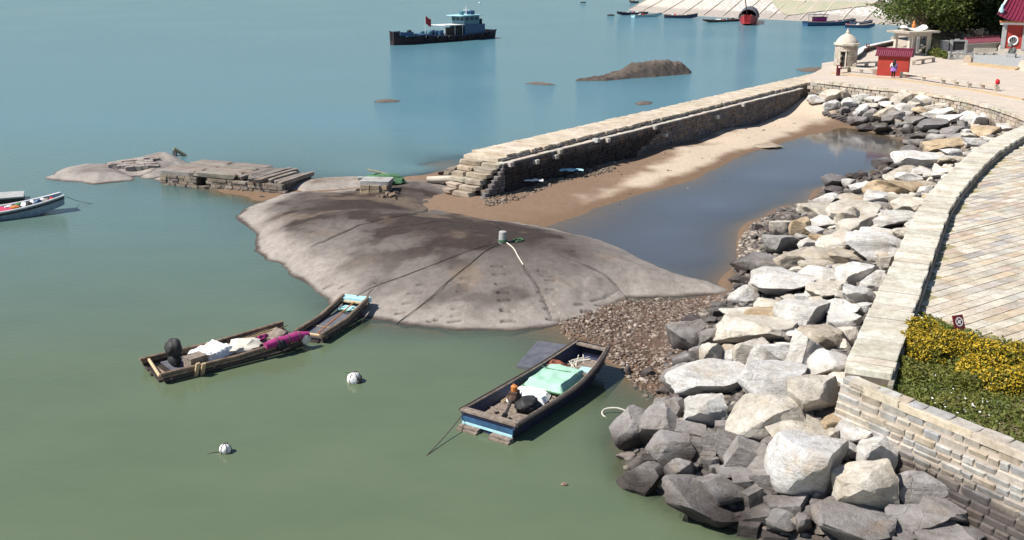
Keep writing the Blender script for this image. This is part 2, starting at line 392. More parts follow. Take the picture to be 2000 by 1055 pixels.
outer = [(p.x, p.y) for p in (P(x, y, .05) for x, y in [(1570, 185), (1640, 238), (1690, 251), (1735, 263), (1788, 278), (1768, 302), (1730, 328), (1690, 350), (1610, 370), (1590, 392), (1530, 408), (1485, 433), (1455, 470), (1450, 520), (1430, 575), (1360, 630), (1320, 690), (1300, 740), (1285, 790), (1215, 870), (1230, 950), (1310, 985), (1440, 1040), (1560, 1085), (1700, 1120)])]
zonep = ring + outer + [(WALL_C.x - 1.0, WALL_C.y), (WALL_A.x - .4, WALL_A.y - .3)]
SAND_PALE = [(p.x, p.y) for p in (P(x, y, .4) for x, y in [(1160, 378), (1200, 356), (1260, 328), (1350, 292), (1450, 248), (1555, 206), (1610, 205), (1622, 222), (1580, 232), (1545, 262), (1520, 285), (1470, 288), (1400, 318), (1330, 346), (1240, 372), (1180, 388)])]
GRAVEL = [(p.x, p.y) for p in (P(x, y, .1) for x, y in [(1095, 636), (1230, 582), (1420, 575), (1345, 640), (1320, 700), (1300, 780), (1270, 760), (1225, 705), (1150, 668)])]
GRAVEL2 = [(p.x, p.y) for p in (P(x, y, .5) for x, y in [(945, 388), (1000, 365), (1120, 325), (1220, 300), (1190, 330), (1090, 352), (1010, 382), (960, 394)])]
xs = axis(-45, 48, .42, (-5000, 5000)); ys = axis(17, 112, .42, (-300, 9000))
GX, GY = np.meshgrid(xs, ys); GZ = terr(GX, GY)
n1 = fbm(GX, GY, 3.0); n2 = fbm(GX + 50, GY, .9, 3)
GZ2 = GZ + (n1 - .5) * .10 * sst(-.3, .2, GZ) + (n2 - .5) * .05 * (GZ > -.5)
me, _u = grid_mesh('seabed', xs, ys, GZ2, m_ground)
col = np.empty((GX.size, 3)); z = GZ2.ravel(); x_, y_ = GX.ravel(), GY.ravel(); nn = n1.ravel(); nd = n2.ravel()
lerp = lambda a, b, f: a + (b - a) * f[:, None]
mud = np.array([.11, .085, .062]); wet = np.array([.17, .108, .066]); dry = np.array([.50, .405, .31]); brown = np.array([.20, .132, .088]); grav = np.array([.105, .066, .047]); shade = np.array([.13, .11, .095])
col[:] = mud
col = lerp(col, wet, sst(-.25, .02, z))
col = lerp(col, brown, sst(.05, .17, z + (nn - .5) * .12))
dsp = sdist(SAND_PALE, x_, y_)
col = lerp(col, dry, sst(-1.1, .5, dsp + (nn - .5) * 2.6 + (nd - .5) * 1.6) * sst(.07, .16, z + (nn - .5) * .08))
col = lerp(col, grav, sst(-.4, .4, sdist(GRAVEL, x_, y_) + (nn - .5)))
inb0 = sst(.45, .8, z) * ((x_ - 9) * .8 + (62 - y_) * -.0 > -2) * sst(0, 1, 40 - sdist(SAND_PALE, x_, y_) * 0 - 40 + np.where(ldist([(p.x, p.y) for p in COP + PLZ], x_, y_) < 9, 1, 0))
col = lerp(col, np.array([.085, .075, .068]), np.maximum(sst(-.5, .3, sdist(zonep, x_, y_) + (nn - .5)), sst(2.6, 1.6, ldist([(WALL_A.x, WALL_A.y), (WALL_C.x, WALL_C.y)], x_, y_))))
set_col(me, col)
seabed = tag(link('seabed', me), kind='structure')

# ---------------------------------------------------------------- water
m, t, b = new_mat('sea_water'); out = t.nodes['Material Output']
geo = N(t, 'ShaderNodeNewGeometry'); mp = N(t, 'ShaderNodeMapping'); mp.inputs['Scale'].default_value = (1.0, 1.6, 1.0); mp.inputs['Rotation'].default_value = (0, 0, .35)
t.links.new(geo.outputs['Position'], mp.inputs[0])
na = noise(t, mp.outputs[0], 2.6, 4, .55); nb = noise(t, mp.outputs[0], .22, 4, .6)
calm = N(t, 'ShaderNodeAttribute', attribute_name='calm').outputs['Fac']
pn = noise(t, geo.outputs['Position'], .035, 3, .5)
wi = N(t, 'ShaderNodeMath', operation='MULTIPLY'); t.links.new(calm, wi.inputs[0]); t.links.new(ramp(t, pn, .35, .65, .45, 1.2), wi.inputs[1])
bp = N(t, 'ShaderNodeBump'); bp.inputs['Distance'].default_value = .10; t.links.new(wi.outputs[0], bp.inputs['Strength']); t.links.new(na, bp.inputs['Height'])
murk = N(t, 'ShaderNodeAttribute', attribute_name='murk').outputs['Fac']
dif = N(t, 'ShaderNodeBsdfDiffuse')
c = mixc(t, ramp(t, nb, .35, .68), (.094, .124, .074), (.106, .136, .082))
sepw = N(t, 'ShaderNodeSeparateXYZ'); t.links.new(geo.outputs['Position'], sepw.inputs[0])
c = mixc(t, ramp(t, sepw.outputs[1], 34, 90, 0, .95), c, (.080, .185, .232))   # bluer with distance: reflected sky put into the diffuse colour
pl_at = N(t, 'ShaderNodeAttribute', attribute_name='pool').outputs['Fac']; c = mixc(t, pl_at, c, (.10, .115, .15)); t.links.new(c, dif.inputs[0])
trn = N(t, 'ShaderNodeBsdfTransparent'); trn.inputs[0].default_value = (.86, .90, .84, 1)
mx = N(t, 'ShaderNodeMixShader'); t.links.new(murk, mx.inputs[0]); t.links.new(trn.outputs[0], mx.inputs[1]); t.links.new(dif.outputs[0], mx.inputs[2])
fr = N(t, 'ShaderNodeFresnel'); fr.inputs[0].default_value = 1.33; t.links.new(bp.outputs[0], fr.inputs[1])
gl = N(t, 'ShaderNodeBsdfGlossy'); gl.inputs['Roughness'].default_value = .06; t.links.new(bp.outputs[0], gl.inputs['Normal'])
mx2 = N(t, 'ShaderNodeMixShader'); lim = N(t, 'ShaderNodeMath', operation='MINIMUM'); t.links.new(fr.outputs[0], lim.inputs[0]); t.links.new(ramp(t, calm, .03, .3, .85, .36), lim.inputs[1]); t.links.new(lim.outputs[0], mx2.inputs[0]); t.links.new(mx.outputs[0], mx2.inputs[1]); t.links.new(gl.outputs[0], mx2.inputs[2])
t.links.new(mx2.outputs[0], out.inputs[0])
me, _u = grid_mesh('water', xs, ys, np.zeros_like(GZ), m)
a = me.attributes.new('murk', 'FLOAT', 'POINT'); depth = np.maximum(0, -GZ2.ravel())
a.data.foreach_set('value', (1 - np.exp(-depth * np.where(sdist([(p.x, p.y) for p in (P(x, y) for x, y in [(1060, 440), (1300, 350), (1640, 240), (1830, 262), (1800, 300), (1640, 385), (1460, 430), (1440, 570)])], x_, y_) > 0, 2.2, 3.6))).astype(np.float32))
pool = sdist([(p.x, p.y) for p in (P(x, y) for x, y in [(1060, 440), (1300, 350), (1640, 240), (1830, 262), (1800, 300), (1640, 385), (1460, 430), (1440, 570)])], x_, y_)
a = me.attributes.new('pool', 'FLOAT', 'POINT'); a.data.foreach_set('value', sst(-1.5, .5, pool).astype(np.float32))
a = me.attributes.new('calm', 'FLOAT', 'POINT')
a.data.foreach_set('value', (.03 + .75 * sst(1, -4, pool) * (.26 + .74 * sst(35, 110, y_))).astype(np.float32))
tag(link('water', me), kind='structure')

# ---------------------------------------------------------------- bedrock outcrops
class Rock:
    def __init__(s, name, px, label, top, fall, step=.12, bumps=(), cuts=(), cracks=(), z0=0.0, zpx=0.0, tint=(.285, .252, .228), dark=(), noise_amp=.10, base=-.35, strata=0.0, lightrim=True):
        s.poly = [(p.x, p.y) for p in (P(x, y, zpx) for x, y in px)]; s.top = top; s.fall = fall; s.bumps = bumps; s.cuts = cuts; s.cracks = cracks; s.na = noise_amp; s.z0 = z0; s.strata = strata
        s.cuts = []; s.cracks = []
        s.cracks = [([tuple(s.hit(x, y)[:2]) for x, y in l], wd) for l, wd in cracks]; k_ = s.cracks; s.cracks = []
        s.cuts = [(*s.hit(x, y)[:2], a, w_) for x, y, a, w_ in cuts]; s.cracks = k_
        A = np.array(s.poly); xs = np.arange(A[:, 0].min() - 1, A[:, 0].max() + 1, step); ys = np.arange(A[:, 1].min() - 1, A[:, 1].max() + 1, step)
        X, Y = np.meshgrid(xs, ys); d = sdist(s.poly, X, Y); Z = s.h(X, Y, d)
        me, used = grid_mesh(name, xs, ys, Z, m_rock, keep=d > -.8)
        x, y, dd, zz = X.ravel()[used], Y.ravel()[used], d.ravel()[used], Z.ravel()[used]
        n = fbm(x, y, 4.0, 5); n2 = fbm(x * .6 + y * .5 + 40, y * .6 - x * .5, 1.2, 4)
        c = np.tile(np.array(tint), (len(x), 1)); st = np.zeros(len(x))
        for (bx, by, br, k) in dark:
            q = P(bx, by, zpx + top * .6); st = np.maximum(st, k * np.exp(-(((x - q.x) / br) ** 2 + ((y - q.y) / (br * 1.25)) ** 2)))
        st = np.clip(st * (.55 + 1.0 * n) * (.7 + .6 * n2) + .35 * sst(.55, .75, n2) * sst(.2, 1.5, dd), 0, 1)
        c = c * (1 - st[:, None]) + np.array([.055, .038, .031]) * st[:, None]
        rs = sst(.56, .72, fbm(x + 90, y * 1.0, 2.2, 4)) * sst(.8, 2.5, dd) * .5
        c = c * (1 - rs[:, None]) + np.array([.27, .20, .145]) * rs[:, None]
        if lightrim:
            lr = sst(2.4, .2, dd + (n2 - .5) * 2.2) * sst(.02, .10, zz) * .75
            c = c * (1 - lr[:, None]) + np.array([.44, .39, .35]) * lr[:, None]
        wt = sst(.07, .0, zz + (n2 - .5) * .06)
        c = c * (1 - wt[:, None]) + np.array([.075, .055, .045]) * wt[:, None]
        for line, wd in s.cracks:
            k = np.exp(-((ldist(line, x, y) + (n2 - .5) * .25) / (wd * .55)) ** 2) * .8; c = c * (1 - k[:, None] * .8)
        set_col(me, c); s.ob = tag(link(name, me), label, 'rock')
    def h(s, X, Y, d=None):
        if d is None: d = sdist(s.poly, X, Y)
        e = d + (fbm(X, Y, 1.3, 3) - .5) * .5 * sst(-.8, .1, d)
        z = np.where(e > 0, s.top * (1 - np.exp(-np.maximum(e, 0) / s.fall)), e * .55)
        ins = sst(0, 1.5, d)
        for bx, by, br, bh in s.bumps: z = z + bh * np.exp(-((X - bx) ** 2 + (Y - by) ** 2) / br ** 2) * ins
        z = z + (fbm(X + 5, Y + 11, 5.0, 3) - .5) * s.na * 3 * ins + (fbm(X, Y, 1.1, 4) - .5) * s.na * ins + (fbm(X, Y, .4, 2) - .5) * s.na * .45 - np.maximum(0, .10 - np.abs(fbm(X * .8 + Y * .6 + 7, Y * .8 - X * .6, 3.2, 4) - .5) * 1.6) * s.na * 3.0 * ins
        if s.strata:
            r = X * .35 + Y * .94 + fbm(X, Y, 3.0) * 1.5; z = z + s.strata * (np.abs((r / .8) % 1 - .5) * 2 - .5) * ins
        for line, wd in s.cracks:
            q = ldist(line, X, Y); z = z - .06 * np.exp(-(q / (wd * .7)) ** 2)
        for cx, cy, ang, wl in s.cuts:
            u = (X - cx) * math.cos(ang) + (Y - cy) * math.sin(ang); v = -(X - cx) * math.sin(ang) + (Y - cy) * math.cos(ang)
            z = np.where((np.abs(u) < wl) & (v > -.06) & (v < .06), z - .18, z)
        return z + s.z0
    def at(s, x, y): return float(s.h(np.array([x]), np.array([y]))[0])
    def hit(s, px, py):
        """point of this rock seen at a pixel"""
        z = 0.0
        for k in range(14): p = P(px, py, z); z = .5 * z + .5 * max(0, s.at(p.x, p.y))
        return Vector((p.x, p.y, s.at(p.x, p.y)))
def wl(px, z): return [(p.x, p.y) for p in (P(x, y, z) for x, y in px)]
cuts = []
for row in ([(1210, 655 + 0)],):
    pass
def zl(pts, ox, oy, sc): return [(ox + x / sc, oy + y / sc) for x, y in pts]
notch_px = zl([(1600, 655), (1590, 700), (1575, 742), (1560, 798), (1550, 855), (1540, 905), (1530, 945), (1310, 700), (1265, 758), (1220, 820), (1165, 890), (1375, 940), (1810, 577), (1820, 632), (1840, 692), (1855, 752), (1860, 805), (1868, 868), (1880, 940), (1030, 688), (690, 712), (800, 705)], 440, 350, 3.404) + \
    zl([(555, 448), (590, 480), (605, 512), (610, 570), (560, 588), (580, 655), (605, 708), (620, 772), (245, 412), (258, 467), (276, 530), (290, 593), (300, 643), (308, 710), (320, 782), (800, 668), (850, 715), (940, 680)], 900, 400, 3.448)
for x, y in notch_px:
    a = U(-.1, .12) + (.35 if x > 1120 else 0); cuts.append((x, y, a, U(.2, .3)))
central_px = [(458, 424), (478, 441), (496, 456), (502, 491), (519, 509), (547, 517), (563, 535), (593, 550), (613, 567), (643, 594), (672, 610), (701, 620), (760, 628), (793, 636), (851, 640), (901, 647), (998, 645), (1050, 640), (1103, 632), (1144, 622), (1181, 614), (1174, 606), (1207, 590), (1229, 581), (1277, 583), (1364, 578), (1402, 578), (1440, 569), (1393, 551), (1320, 533), (1291, 522), (1254, 504), (1213, 487), (1161, 470), (1117, 455), (1059, 443), (1001, 429), (958, 409), (939, 398), (941, 385), (915, 370), (880, 355), (830, 352), (780, 352), (720, 362), (640, 374), (560, 376), (510, 392), (478, 408)]
def pc(x, y, z): q = P(x, y, z); return q.x, q.y
crack1 = [(610, 480), (650, 463), (700, 440), (740, 430), (790, 422), (840, 408), (900, 398), (935, 396)]
crack2 = [(750, 447), (830, 437), (900, 434), (940, 430), (985, 452)]
crack3 = [(1100, 500), (1150, 520), (1185, 540), (1210, 562), (1226, 581)]
crack4 = [(1022, 520), (1050, 560), (1068, 600), (1078, 622)]
crack5 = [(1155, 588), (1180, 582), (1210, 565)]
bedrock = Rock('rock_outcrop', central_px, 'large smooth grey-brown bedrock dome with rows of carved footholds', 1.0, 4.4, step=.062,
    bumps=[(*pc(985, 480, 1.3), 6.5, .55), (*pc(640, 420, 1.0), 4.5, .35), (*pc(780, 470, 1.0), 6, .25), (*pc(850, 380, 1.0), 4.5, -.35), (*pc(1180, 500, 1.0), 4, .25)],
    cuts=cuts, cracks=[(crack1, .12), (crack2, .10), (crack3, .08), (crack4, .05), (crack5, .06)],
    dark=[(960, 475, 4.8, 1.25), (880, 440, 5.0, 1.0), (700, 398, 5.5, 1.15), (800, 385, 4.5, .8), (1070, 505, 3.4, .75), (620, 405, 3.0, .6), (1000, 540, 3.0, .5)])
backrock = Rock('flat_rock', [(545, 368), (556, 360), (600, 354), (660, 350), (720, 349), (780, 352), (795, 360), (740, 368), (650, 376), (590, 379)], 'low tan rock shelf behind the bedrock dome beside the slab causeway', .5, .7, tint=(.36, .31, .26), dark=[(640, 350, 3, .2)])
islet = Rock('rock_islet', [(88, 347), (104, 338), (130, 328), (170, 320), (205, 320), (250, 315), (300, 311), (340, 306), (366, 316), (380, 328), (400, 334), (380, 343), (330, 346), (285, 350), (266, 346), (262, 353), (220, 357), (182, 361), (150, 357), (96, 351)],
    'pale grey rock islet with fractured stone top out from the slab causeway', .5, 1.8, tint=(.27, .245, .23), bumps=[(*pc(335, 300, .6), 2.2, .5), (*pc(265, 322, .5), 3, .15)], cracks=[([(205, 318), (215, 325), (240, 338), (265, 347)], .2), ([(268, 346), (295, 335), (315, 322), (300, 314)], .16)])
ledge = Rock('rock_ledge', [(296, 351), (330, 345), (420, 340), (520, 346), (585, 354), (572, 374), (540, 376), (480, 367), (400, 360), (330, 357)], 'low dark rock ledge carrying the slab causeway', .34, .5, tint=(.24, .205, .175), noise_amp=.2)
searock = Rock('sea_rock', [(1124, 158), (1160, 153), (1195, 149), (1222, 141), (1260, 136), (1310, 135), (1345, 137), (1350, 142), (1345, 145), (1300, 149), (1240, 153), (1180, 158)],
    'long dark rugged rock rising from open water behind the jetty', 1.0, .7, step=.15, tint=(.11, .09, .077), noise_amp=.6, strata=.4, lightrim=False, bumps=[(*pc(1325, 140, .3), 3, .4), (*pc(1150, 155, 0), 7, -.6)])
for px, lab in (([(728, 199), (740, 196), (762, 195), (785, 197), (775, 200), (745, 201)], 'small brown rock barely awash, alone between ship and causeway'),
                ([(1028, 163), (1045, 161), (1065, 163), (1088, 166), (1070, 167), (1040, 165)], 'low dark rock awash to the near side of the rugged sea rock'),
                ([(1237, 203), (1250, 199), (1276, 200), (1270, 204), (1245, 206)], 'tiny black reef awash close behind the stone jetty'),
                ([(1556, 136), (1575, 133), (1610, 134), (1625, 138), (1590, 141), (1565, 140)], 'low brown rock off the sea side of the jetty near the round tower')):
    Rock('awash_rock', px, lab, .22, .5, step=.2, tint=(.15, .125, .105), noise_amp=.16, lightrim=False)

# ---------------------------------------------------------------- land: promenade and plaza
landpoly = [WALL_C, WALL_B, WALL_A + Vector((.05, .02, 0))] + off(COP, -.12) + off(PLZ, -.25)[1:] + [P(1575, 150, LAND), J(JL + 1, 0, LAND), J(JL + 6, -2, LAND), P(1640, 118, LAND), P(1700, 97, LAND), P(1745, 86, LAND), P(1740, 72, LAND)]
landpoly = [(p.x, p.y) for p in landpoly] + [(75, 172), (110, 200), (160, 200), (160, 8), (WALL_C.x + 3, 8)]
m_plaza, t, b = new_mat('plaza_paving'); b.inputs['Roughness'].default_value = .85
pos = N(t, 'ShaderNodeNewGeometry').outputs['Position']; mp = N(t, 'ShaderNodeMapping'); mp.inputs['Rotation'].default_value = (0, 0, .25); t.links.new(pos, mp.inputs[0])
br = N(t, 'ShaderNodeTexBrick'); t.links.new(mp.outputs[0], br.inputs['Vector']); br.inputs['Scale'].default_value = 1.0
br.inputs['Brick Width'].default_value = 1.3; br.inputs['Row Height'].default_value = .65; br.inputs['Mortar Size'].default_value = .012
br.inputs['Color1'].default_value = (.52, .44, .36, 1); br.inputs['Color2'].default_value = (.43, .38, .33, 1); br.inputs['Mortar'].default_value = (.30, .26, .2, 1)
c = mixc(t, ramp(t, noise(t, pos, .5, 5), .4, .7, 0, .5), br.outputs[0], (.47, .36, .28)); t.links.new(c, b.inputs['Base Color'])
bump(t, b, noise(t, pos, 6), .2, .02)
bm = bmesh.new(); top = [bm.verts.new((x, y, LAND)) for x, y in landpoly]; bot = [bm.verts.new((x, y, -1.5)) for x, y in landpoly]
ed = [bm.edges.new((top[i], top[(i + 1) % len(top)])) for i in range(len(top))]
bmesh.ops.triangle_fill(bm, edges=ed, use_beauty=True)
for i in range(len(top)): j = (i + 1) % len(top); bm.faces.new((top[i], bot[i], bot[j], top[j]))
bmesh.ops.recalc_face_normals(bm, faces=bm.faces); me = bpy.data.meshes.new('promenade'); bm.to_mesh(me); bm.free(); me.materials.append(m_plaza)
promenade = tag(link('promenade', me), kind='structure')

# stone pieces: a few shared chamfered blocks, scaled per piece
def block_mesh(name, mat, seed, ch=.06, jit=.035, smooth=False):
    bm = bmesh.new(); bmesh.ops.create_cube(bm, size=1.0); rr = random.Random(seed)
    bmesh.ops.bevel(bm, geom=bm.edges[:], offset=ch, segments=1, profile=.5, affect='EDGES')
    for v in bm.verts: v.co += Vector((rr.uniform(-jit, jit), rr.uniform(-jit, jit), rr.uniform(-jit, jit)))
    me = bpy.data.meshes.new(name); bm.to_mesh(me); bm.free(); me.materials.append(mat); return me
BLK = [block_mesh('stone_block', m_stone, k) for k in range(6)]
BLKT = [block_mesh('stone_block_tidal', m_stone_tide, k) for k in range(6)]
SLAB = [block_mesh('stone_slab', m_stone, k + 20, .03, .012) for k in range(6)]
ROUGH = [block_mesh('rough_block', m_stone, k + 40, .12, .07) for k in range(6)]
def stone_col(base, v=.12, warm=.06):
    k = 1 + U(-v, v); return (base[0] * k * (1 + U(-warm, warm)), base[1] * k, base[2] * k * (1 + U(-warm, warm)))
class Pieces:
    """pieces of one thing: the first `limit` are objects, the rest one joined stuff part"""
    def __init__(s, parent, name, meshes, limit=300): s.p = parent; s.name = name; s.ms = meshes; s.n = 0; s.limit = limit; s.rest = []; s.world = parent.matrix_basis.copy().inverted() if parent else None
    def add(s, loc, size, rz, color, rx=0, ry=0):
        s.n += 1
        if s.n <= s.limit: return link(s.name, random.choice(s.ms), s.p, loc, color, (rx, ry, rz), size)
        s.rest.append((loc, size, rz, color, random.choice(s.ms), rx, ry))
    def finish(s, name):
        if not s.rest: return
        V = []; F = []; C = []
        for loc, size, rz, color, me, rx, ry in s.rest:
            M = Matrix.Translation(loc) @ Matrix.Rotation(rz, 4, 'Z') @ Matrix.Rotation(ry, 4, 'Y') @ Matrix.Rotation(rx, 4, 'X') @ Matrix.Diagonal((*size, 1)); o = len(V)
            V += [tuple(M @ v.co) for v in me.vertices]; F += [tuple(i + o for i in p.vertices) for p in me.polygons]; C += [color[:3]] * len(me.vertices)
        me = bpy.data.meshes.new(name); me.from_pydata(V, [], F); me.materials.append(m_stone_attr); set_col(me, np.array(C))
        return tag(link(name, me, s.p), kind='stuff')

# promenade parapet: wide flat coping slabs following the curve
par = thing('parapet', 'broad pale granite parapet curving along the promenade above the boulders', 'parapet')
PWID = 1.22
inner = off(COP, -PWID); core = MB(); vs = []
for a, b_ in zip(COP, inner): vs += [(a.x + (b_.x - a.x) * .04, a.y + (b_.y - a.y) * .04, 1.4), (b_.x + (a.x - b_.x) * .04, b_.y + (a.y - b_.y) * .04, 1.4), (b_.x + (a.x - b_.x) * .04, b_.y + (a.y - b_.y) * .04, 3.02), (a.x + (b_.x - a.x) * .04, a.y + (b_.y - a.y) * .04, 3.02)]
fs = []
for i in range(len(COP) - 1):
    for k in range(4): fs.append((i * 4 + k, i * 4 + (k + 1) % 4, i * 4 + 4 + (k + 1) % 4, i * 4 + 4 + k))
fs.append((3, 2, 1, 0)); n = (len(COP) - 1) * 4; fs.append((n, n + 1, n + 2, n + 3)); core.add(vs, fs); core.build('wall_core', m_jcore, par)
ev = even(COP, .02); i = 0; pp = Pieces(par, 'coping_slab', SLAB)
while True:
    wdt = U(.42, .85); k = int(round(wdt / .02))
    if i + k >= len(ev): break
    p, tt = ev[i + k // 2]; rz = math.atan2(tt.y, tt.x); c = p + Vector((tt.y, -tt.x, 0)) * PWID / 2
    pp.add((c.x, c.y, 3.11 + U(-.015, .015)), (wdt - .035, PWID + U(-.05, .08), .2), rz, stone_col((.63, .60, .52), .12, .03), ry=U(-.012, .012)); i += k
# inner face stones of the parapet and grass fringe at its foot
pi_ = Pieces(par, 'face_stone', BLK)
for p, tt in even(inner, .62):
    pi_.add((p.x, p.y, 2.86), (.60, .14, .30), math.atan2(tt.y, tt.x), stone_col((.30, .26, .22), .15))

# plaza edge: coping blocks and coursed face
pw = thing('plaza_wall', 'curved coursed stone retaining wall below the plaza edge', 'wall')
pc_ = Pieces(pw, 'coping_block', BLK); pf = Pieces(pw, 'brick', BLKT)
for p, tt in even(PLZ, .95):
    c = p + Vector((tt.y, -tt.x, 0)) * .22
    pc_.add((c.x, c.y, 2.72 + U(-.01, .015)), (.93, .62, .26), math.atan2(tt.y, tt.x), stone_col((.58, .52, .44), .07))
for k in range(4):
    for j, (p, tt) in enumerate(even(PLZ, .85)):
        c = p + tt * (.4 if k % 2 else 0) + Vector((tt.y, -tt.x, 0)) * .16
        pf.add((c.x, c.y, 2.42 - k * .32), (U(.74, .83), .3 + U(-.03, .04), .30), math.atan2(tt.y, tt.x), stone_col((.44, .39, .33), .18, .08))
pf.finish('brick_courses')

# near sea wall of coursed stone (right foreground)
wd = (WALL_C - WALL_A); wlen = wd.length; wd.normalize(); wn = Vector((wd.y, -wd.x, 0)); wrz = math.atan2(wd.y, wd.x)
if wn.x > 0: wn = -wn
BAT = .20   # batter
sw = thing('sea_wall', 'coursed grey and tan stone sea wall with dark tide-stained foot below the flower bed', 'wall')
mb = MB(); a = WALL_A + wn * .015; b_ = WALL_C + wn * .015
mb.add([(a.x, a.y, 2.72), (b_.x, b_.y, 2.72), *[(q.x + wn.x * BAT * 3.9 , q.y + wn.y * BAT * 3.9, -1.2) for q in (b_, a)],
        *[(q.x - wn.x * .6, q.y - wn.y * .6, zz) for q, zz in ((a, 2.72), (b_, 2.72), (b_, -1.2), (a, -1.2))]],
       [(3, 2, 1, 0), (4, 5, 6, 7), (0, 1, 5, 4), (2, 3, 7, 6), (1, 2, 6, 5), (0, 4, 7, 3)])
mt, t, b = new_mat('mortar_tidal'); b.inputs['Roughness'].default_value = .95; pos = N(t, 'ShaderNodeNewGeometry').outputs['Position']
sp = N(t, 'ShaderNodeSeparateXYZ'); t.links.new(pos, sp.inputs[0]); ad = N(t, 'ShaderNodeMath', operation='ADD'); t.links.new(sp.outputs[2], ad.inputs[0]); t.links.new(noise(t, pos, 1.5, 5), ad.inputs[1])
t.links.new(mixc(t, ramp(t, ad.outputs[0], 1.75, 2.35, 1, 0), mixc(t, noise(t, pos, 5), (.40, .33, .27), (.28, .24, .2)), mixc(t, noise(t, pos, 3), (.07, .062, .055), (.045, .04, .038))), b.inputs['Base Color'])
bump(t, b, noise(t, pos, 9, 6), .6, .03)
mb.build('wall_core', mt, sw)
ws = Pieces(sw, 'stone', [block_mesh('wall_stone', m_stone_tide, 60 + k, .07, .035) for k in range(8)])
z = 2.98; row = 0
pal = [(.42, .415, .40), (.46, .42, .36), (.375, .38, .39), (.49, .46, .41), (.44, .435, .42), (.46, .40, .33), (.52, .50, .46), (.45, .43, .40)]
while z > -.3:
    hgt = U(.15, .25); u = -U(0, .25)
    while u < wlen:
        lw = U(.25, .85)
        q = WALL_A + wd * max(u + lw / 2, lw / 2) + wn * (BAT * (2.72 - z + hgt / 2) - .115 + U(-.012, .022))
        ws.add((q.x, q.y, z - hgt / 2), (lw - U(.015, .04), .34, hgt - U(.012, .035)), wrz, stone_col(random.choice(pal), .13, .03), rx=-.19 if wn.dot(Vector((-math.sin(wrz), math.cos(wrz), 0))) > 0 else .19, ry=U(-.012, .012)); u += lw
    z -= hgt; row += 1
ws.finish('stone_courses')
u = .0; wc = Pieces(sw, 'coping_slab', SLAB)
while u < wlen:
    lw = U(1.1, 2.3); q = WALL_A + wd * (u + lw / 2 + .75) - wn * .14
    wc.add((q.x, q.y, 2.83 + U(-.01, .02)), (lw - .02, .46, .2), wrz + U(-.01, .01), stone_col((.60, .54, .45), .07)); u += lw

# ---------------------------------------------------------------- promenade paving slabs
UA = Vector((math.cos(math.radians(35)), math.sin(math.radians(35)), 0)); VA = Vector((UA.y, -UA.x, 0))
O2 = P(1883, 385, LAND); O1 = P(1848, 460, LAND)
innerp = [(p.x, p.y) for p in off(COP, -PWID - .12)]
bed_px = [(1722, 735), (1745, 682), (1772, 622), (1800, 612), (1868, 645), (1930, 660), (2010, 678), (2080, 690)]
BED = [P(x, y, LAND) for x, y in bed_px] + [WALL_C + Vector((3, 1, 0)), WALL_C - wn * .4, WALL_A - wn * .4 + wd * .9]
BEDP = [(p.x, p.y) for p in BED]
pavzone = innerp + [(p.x, p.y) for p in [COP[-1] + Vector((4, -2, 0)), Vector((48, 62, 0)), Vector((40, 40, 0)), Vector((22, 24, 0))]] + [(BED[7].x, BED[7].y)] + [(BED[k].x, BED[k].y) for k in (6, 5, 4, 3, 2)]
pv = MB()
bm = bmesh.new(); vv = [bm.verts.new((x, y, LAND + .02)) for x, y in pavzone]; ee = [bm.edges.new((vv[i], vv[(i + 1) % len(vv)])) for i in range(len(vv))]
bmesh.ops.triangle_fill(bm, edges=ee, use_beauty=True); bmesh.ops.recalc_face_normals(bm, faces=bm.faces)
for f in bm.faces:
    if f.normal.z < 0: f.normal_flip()
me = bpy.data.meshes.new('paving'); bm.to_mesh(me); bm.free(); me.materials.append(simple('mossy_joint', (.21, .19, .075), (.30, .26, .17), 3, .95, .4))
pave = tag(link('paving', me), kind='structure')
cand = []
palp = [(.56, .53, .46), (.53, .51, .46), (.58, .55, .46), (.58, .52, .42), (.55, .48, .39), (.62, .58, .50), (.50, .46, .41), (.42, .40, .385), (.57, .48, .36), (.63, .60, .53), (.52, .43, .36), (.60, .54, .45), (.60, .55, .47)]
def lay(org, du, dv, umin, umax, vmin, vmax, rowh):
    v = vmin
    while v < vmax:
        u = umin + U(0, .6)
        while u < umax:
            lw = U(.62, 1.25); c = org + du * (u + lw / 2) + dv * (v + rowh / 2)
            cand.append((c, lw, rowh, math.atan2(du.y, du.x))); u += lw
        v += rowh
lay(O1, UA, VA, -15, 26, .12, 22, .42)                    # near the flower bed
k2 = (O2 - O1).dot(-VA)
lay(O1, UA, -VA, -15, 26, .12, k2 - .1, .42)
k3 = k2 + .12
lay(O1, UA, -VA, -15, 26, k3, 26, .42)
for s_ in (0.0, k2): 
    u = -15
    while u < 26: cand.append((O1 - VA * s_ + UA * u, 1.1, .2, math.atan2(UA.y, UA.x))); u += 1.1
PC = np.array([(c.x, c.y) for c, *_ in cand]); dz = sdist(pavzone, PC[:, 0], PC[:, 1])
vis = (PC[:, 0] / (PC[:, 1] * .96 + 2.8) < .54) & (dz > .12)
sel = [cand[i] for i in np.nonzero(vis)[0]]; sel.sort(key=lambda q: q[0].y)
pz = Pieces(pave, 'paving_slab', SLAB)
for c, lw, rh, rz in sel:
    thin = rh < .3
    pz.add((c.x, c.y, LAND + .002 + U(-.005, .006)), (lw - .025, rh - .03, .09), rz, stone_col((.62, .58, .5) if thin else random.choice(palp), .08, .02), rx=U(-.006, .006))
pz.finish('far_paving_slabs')

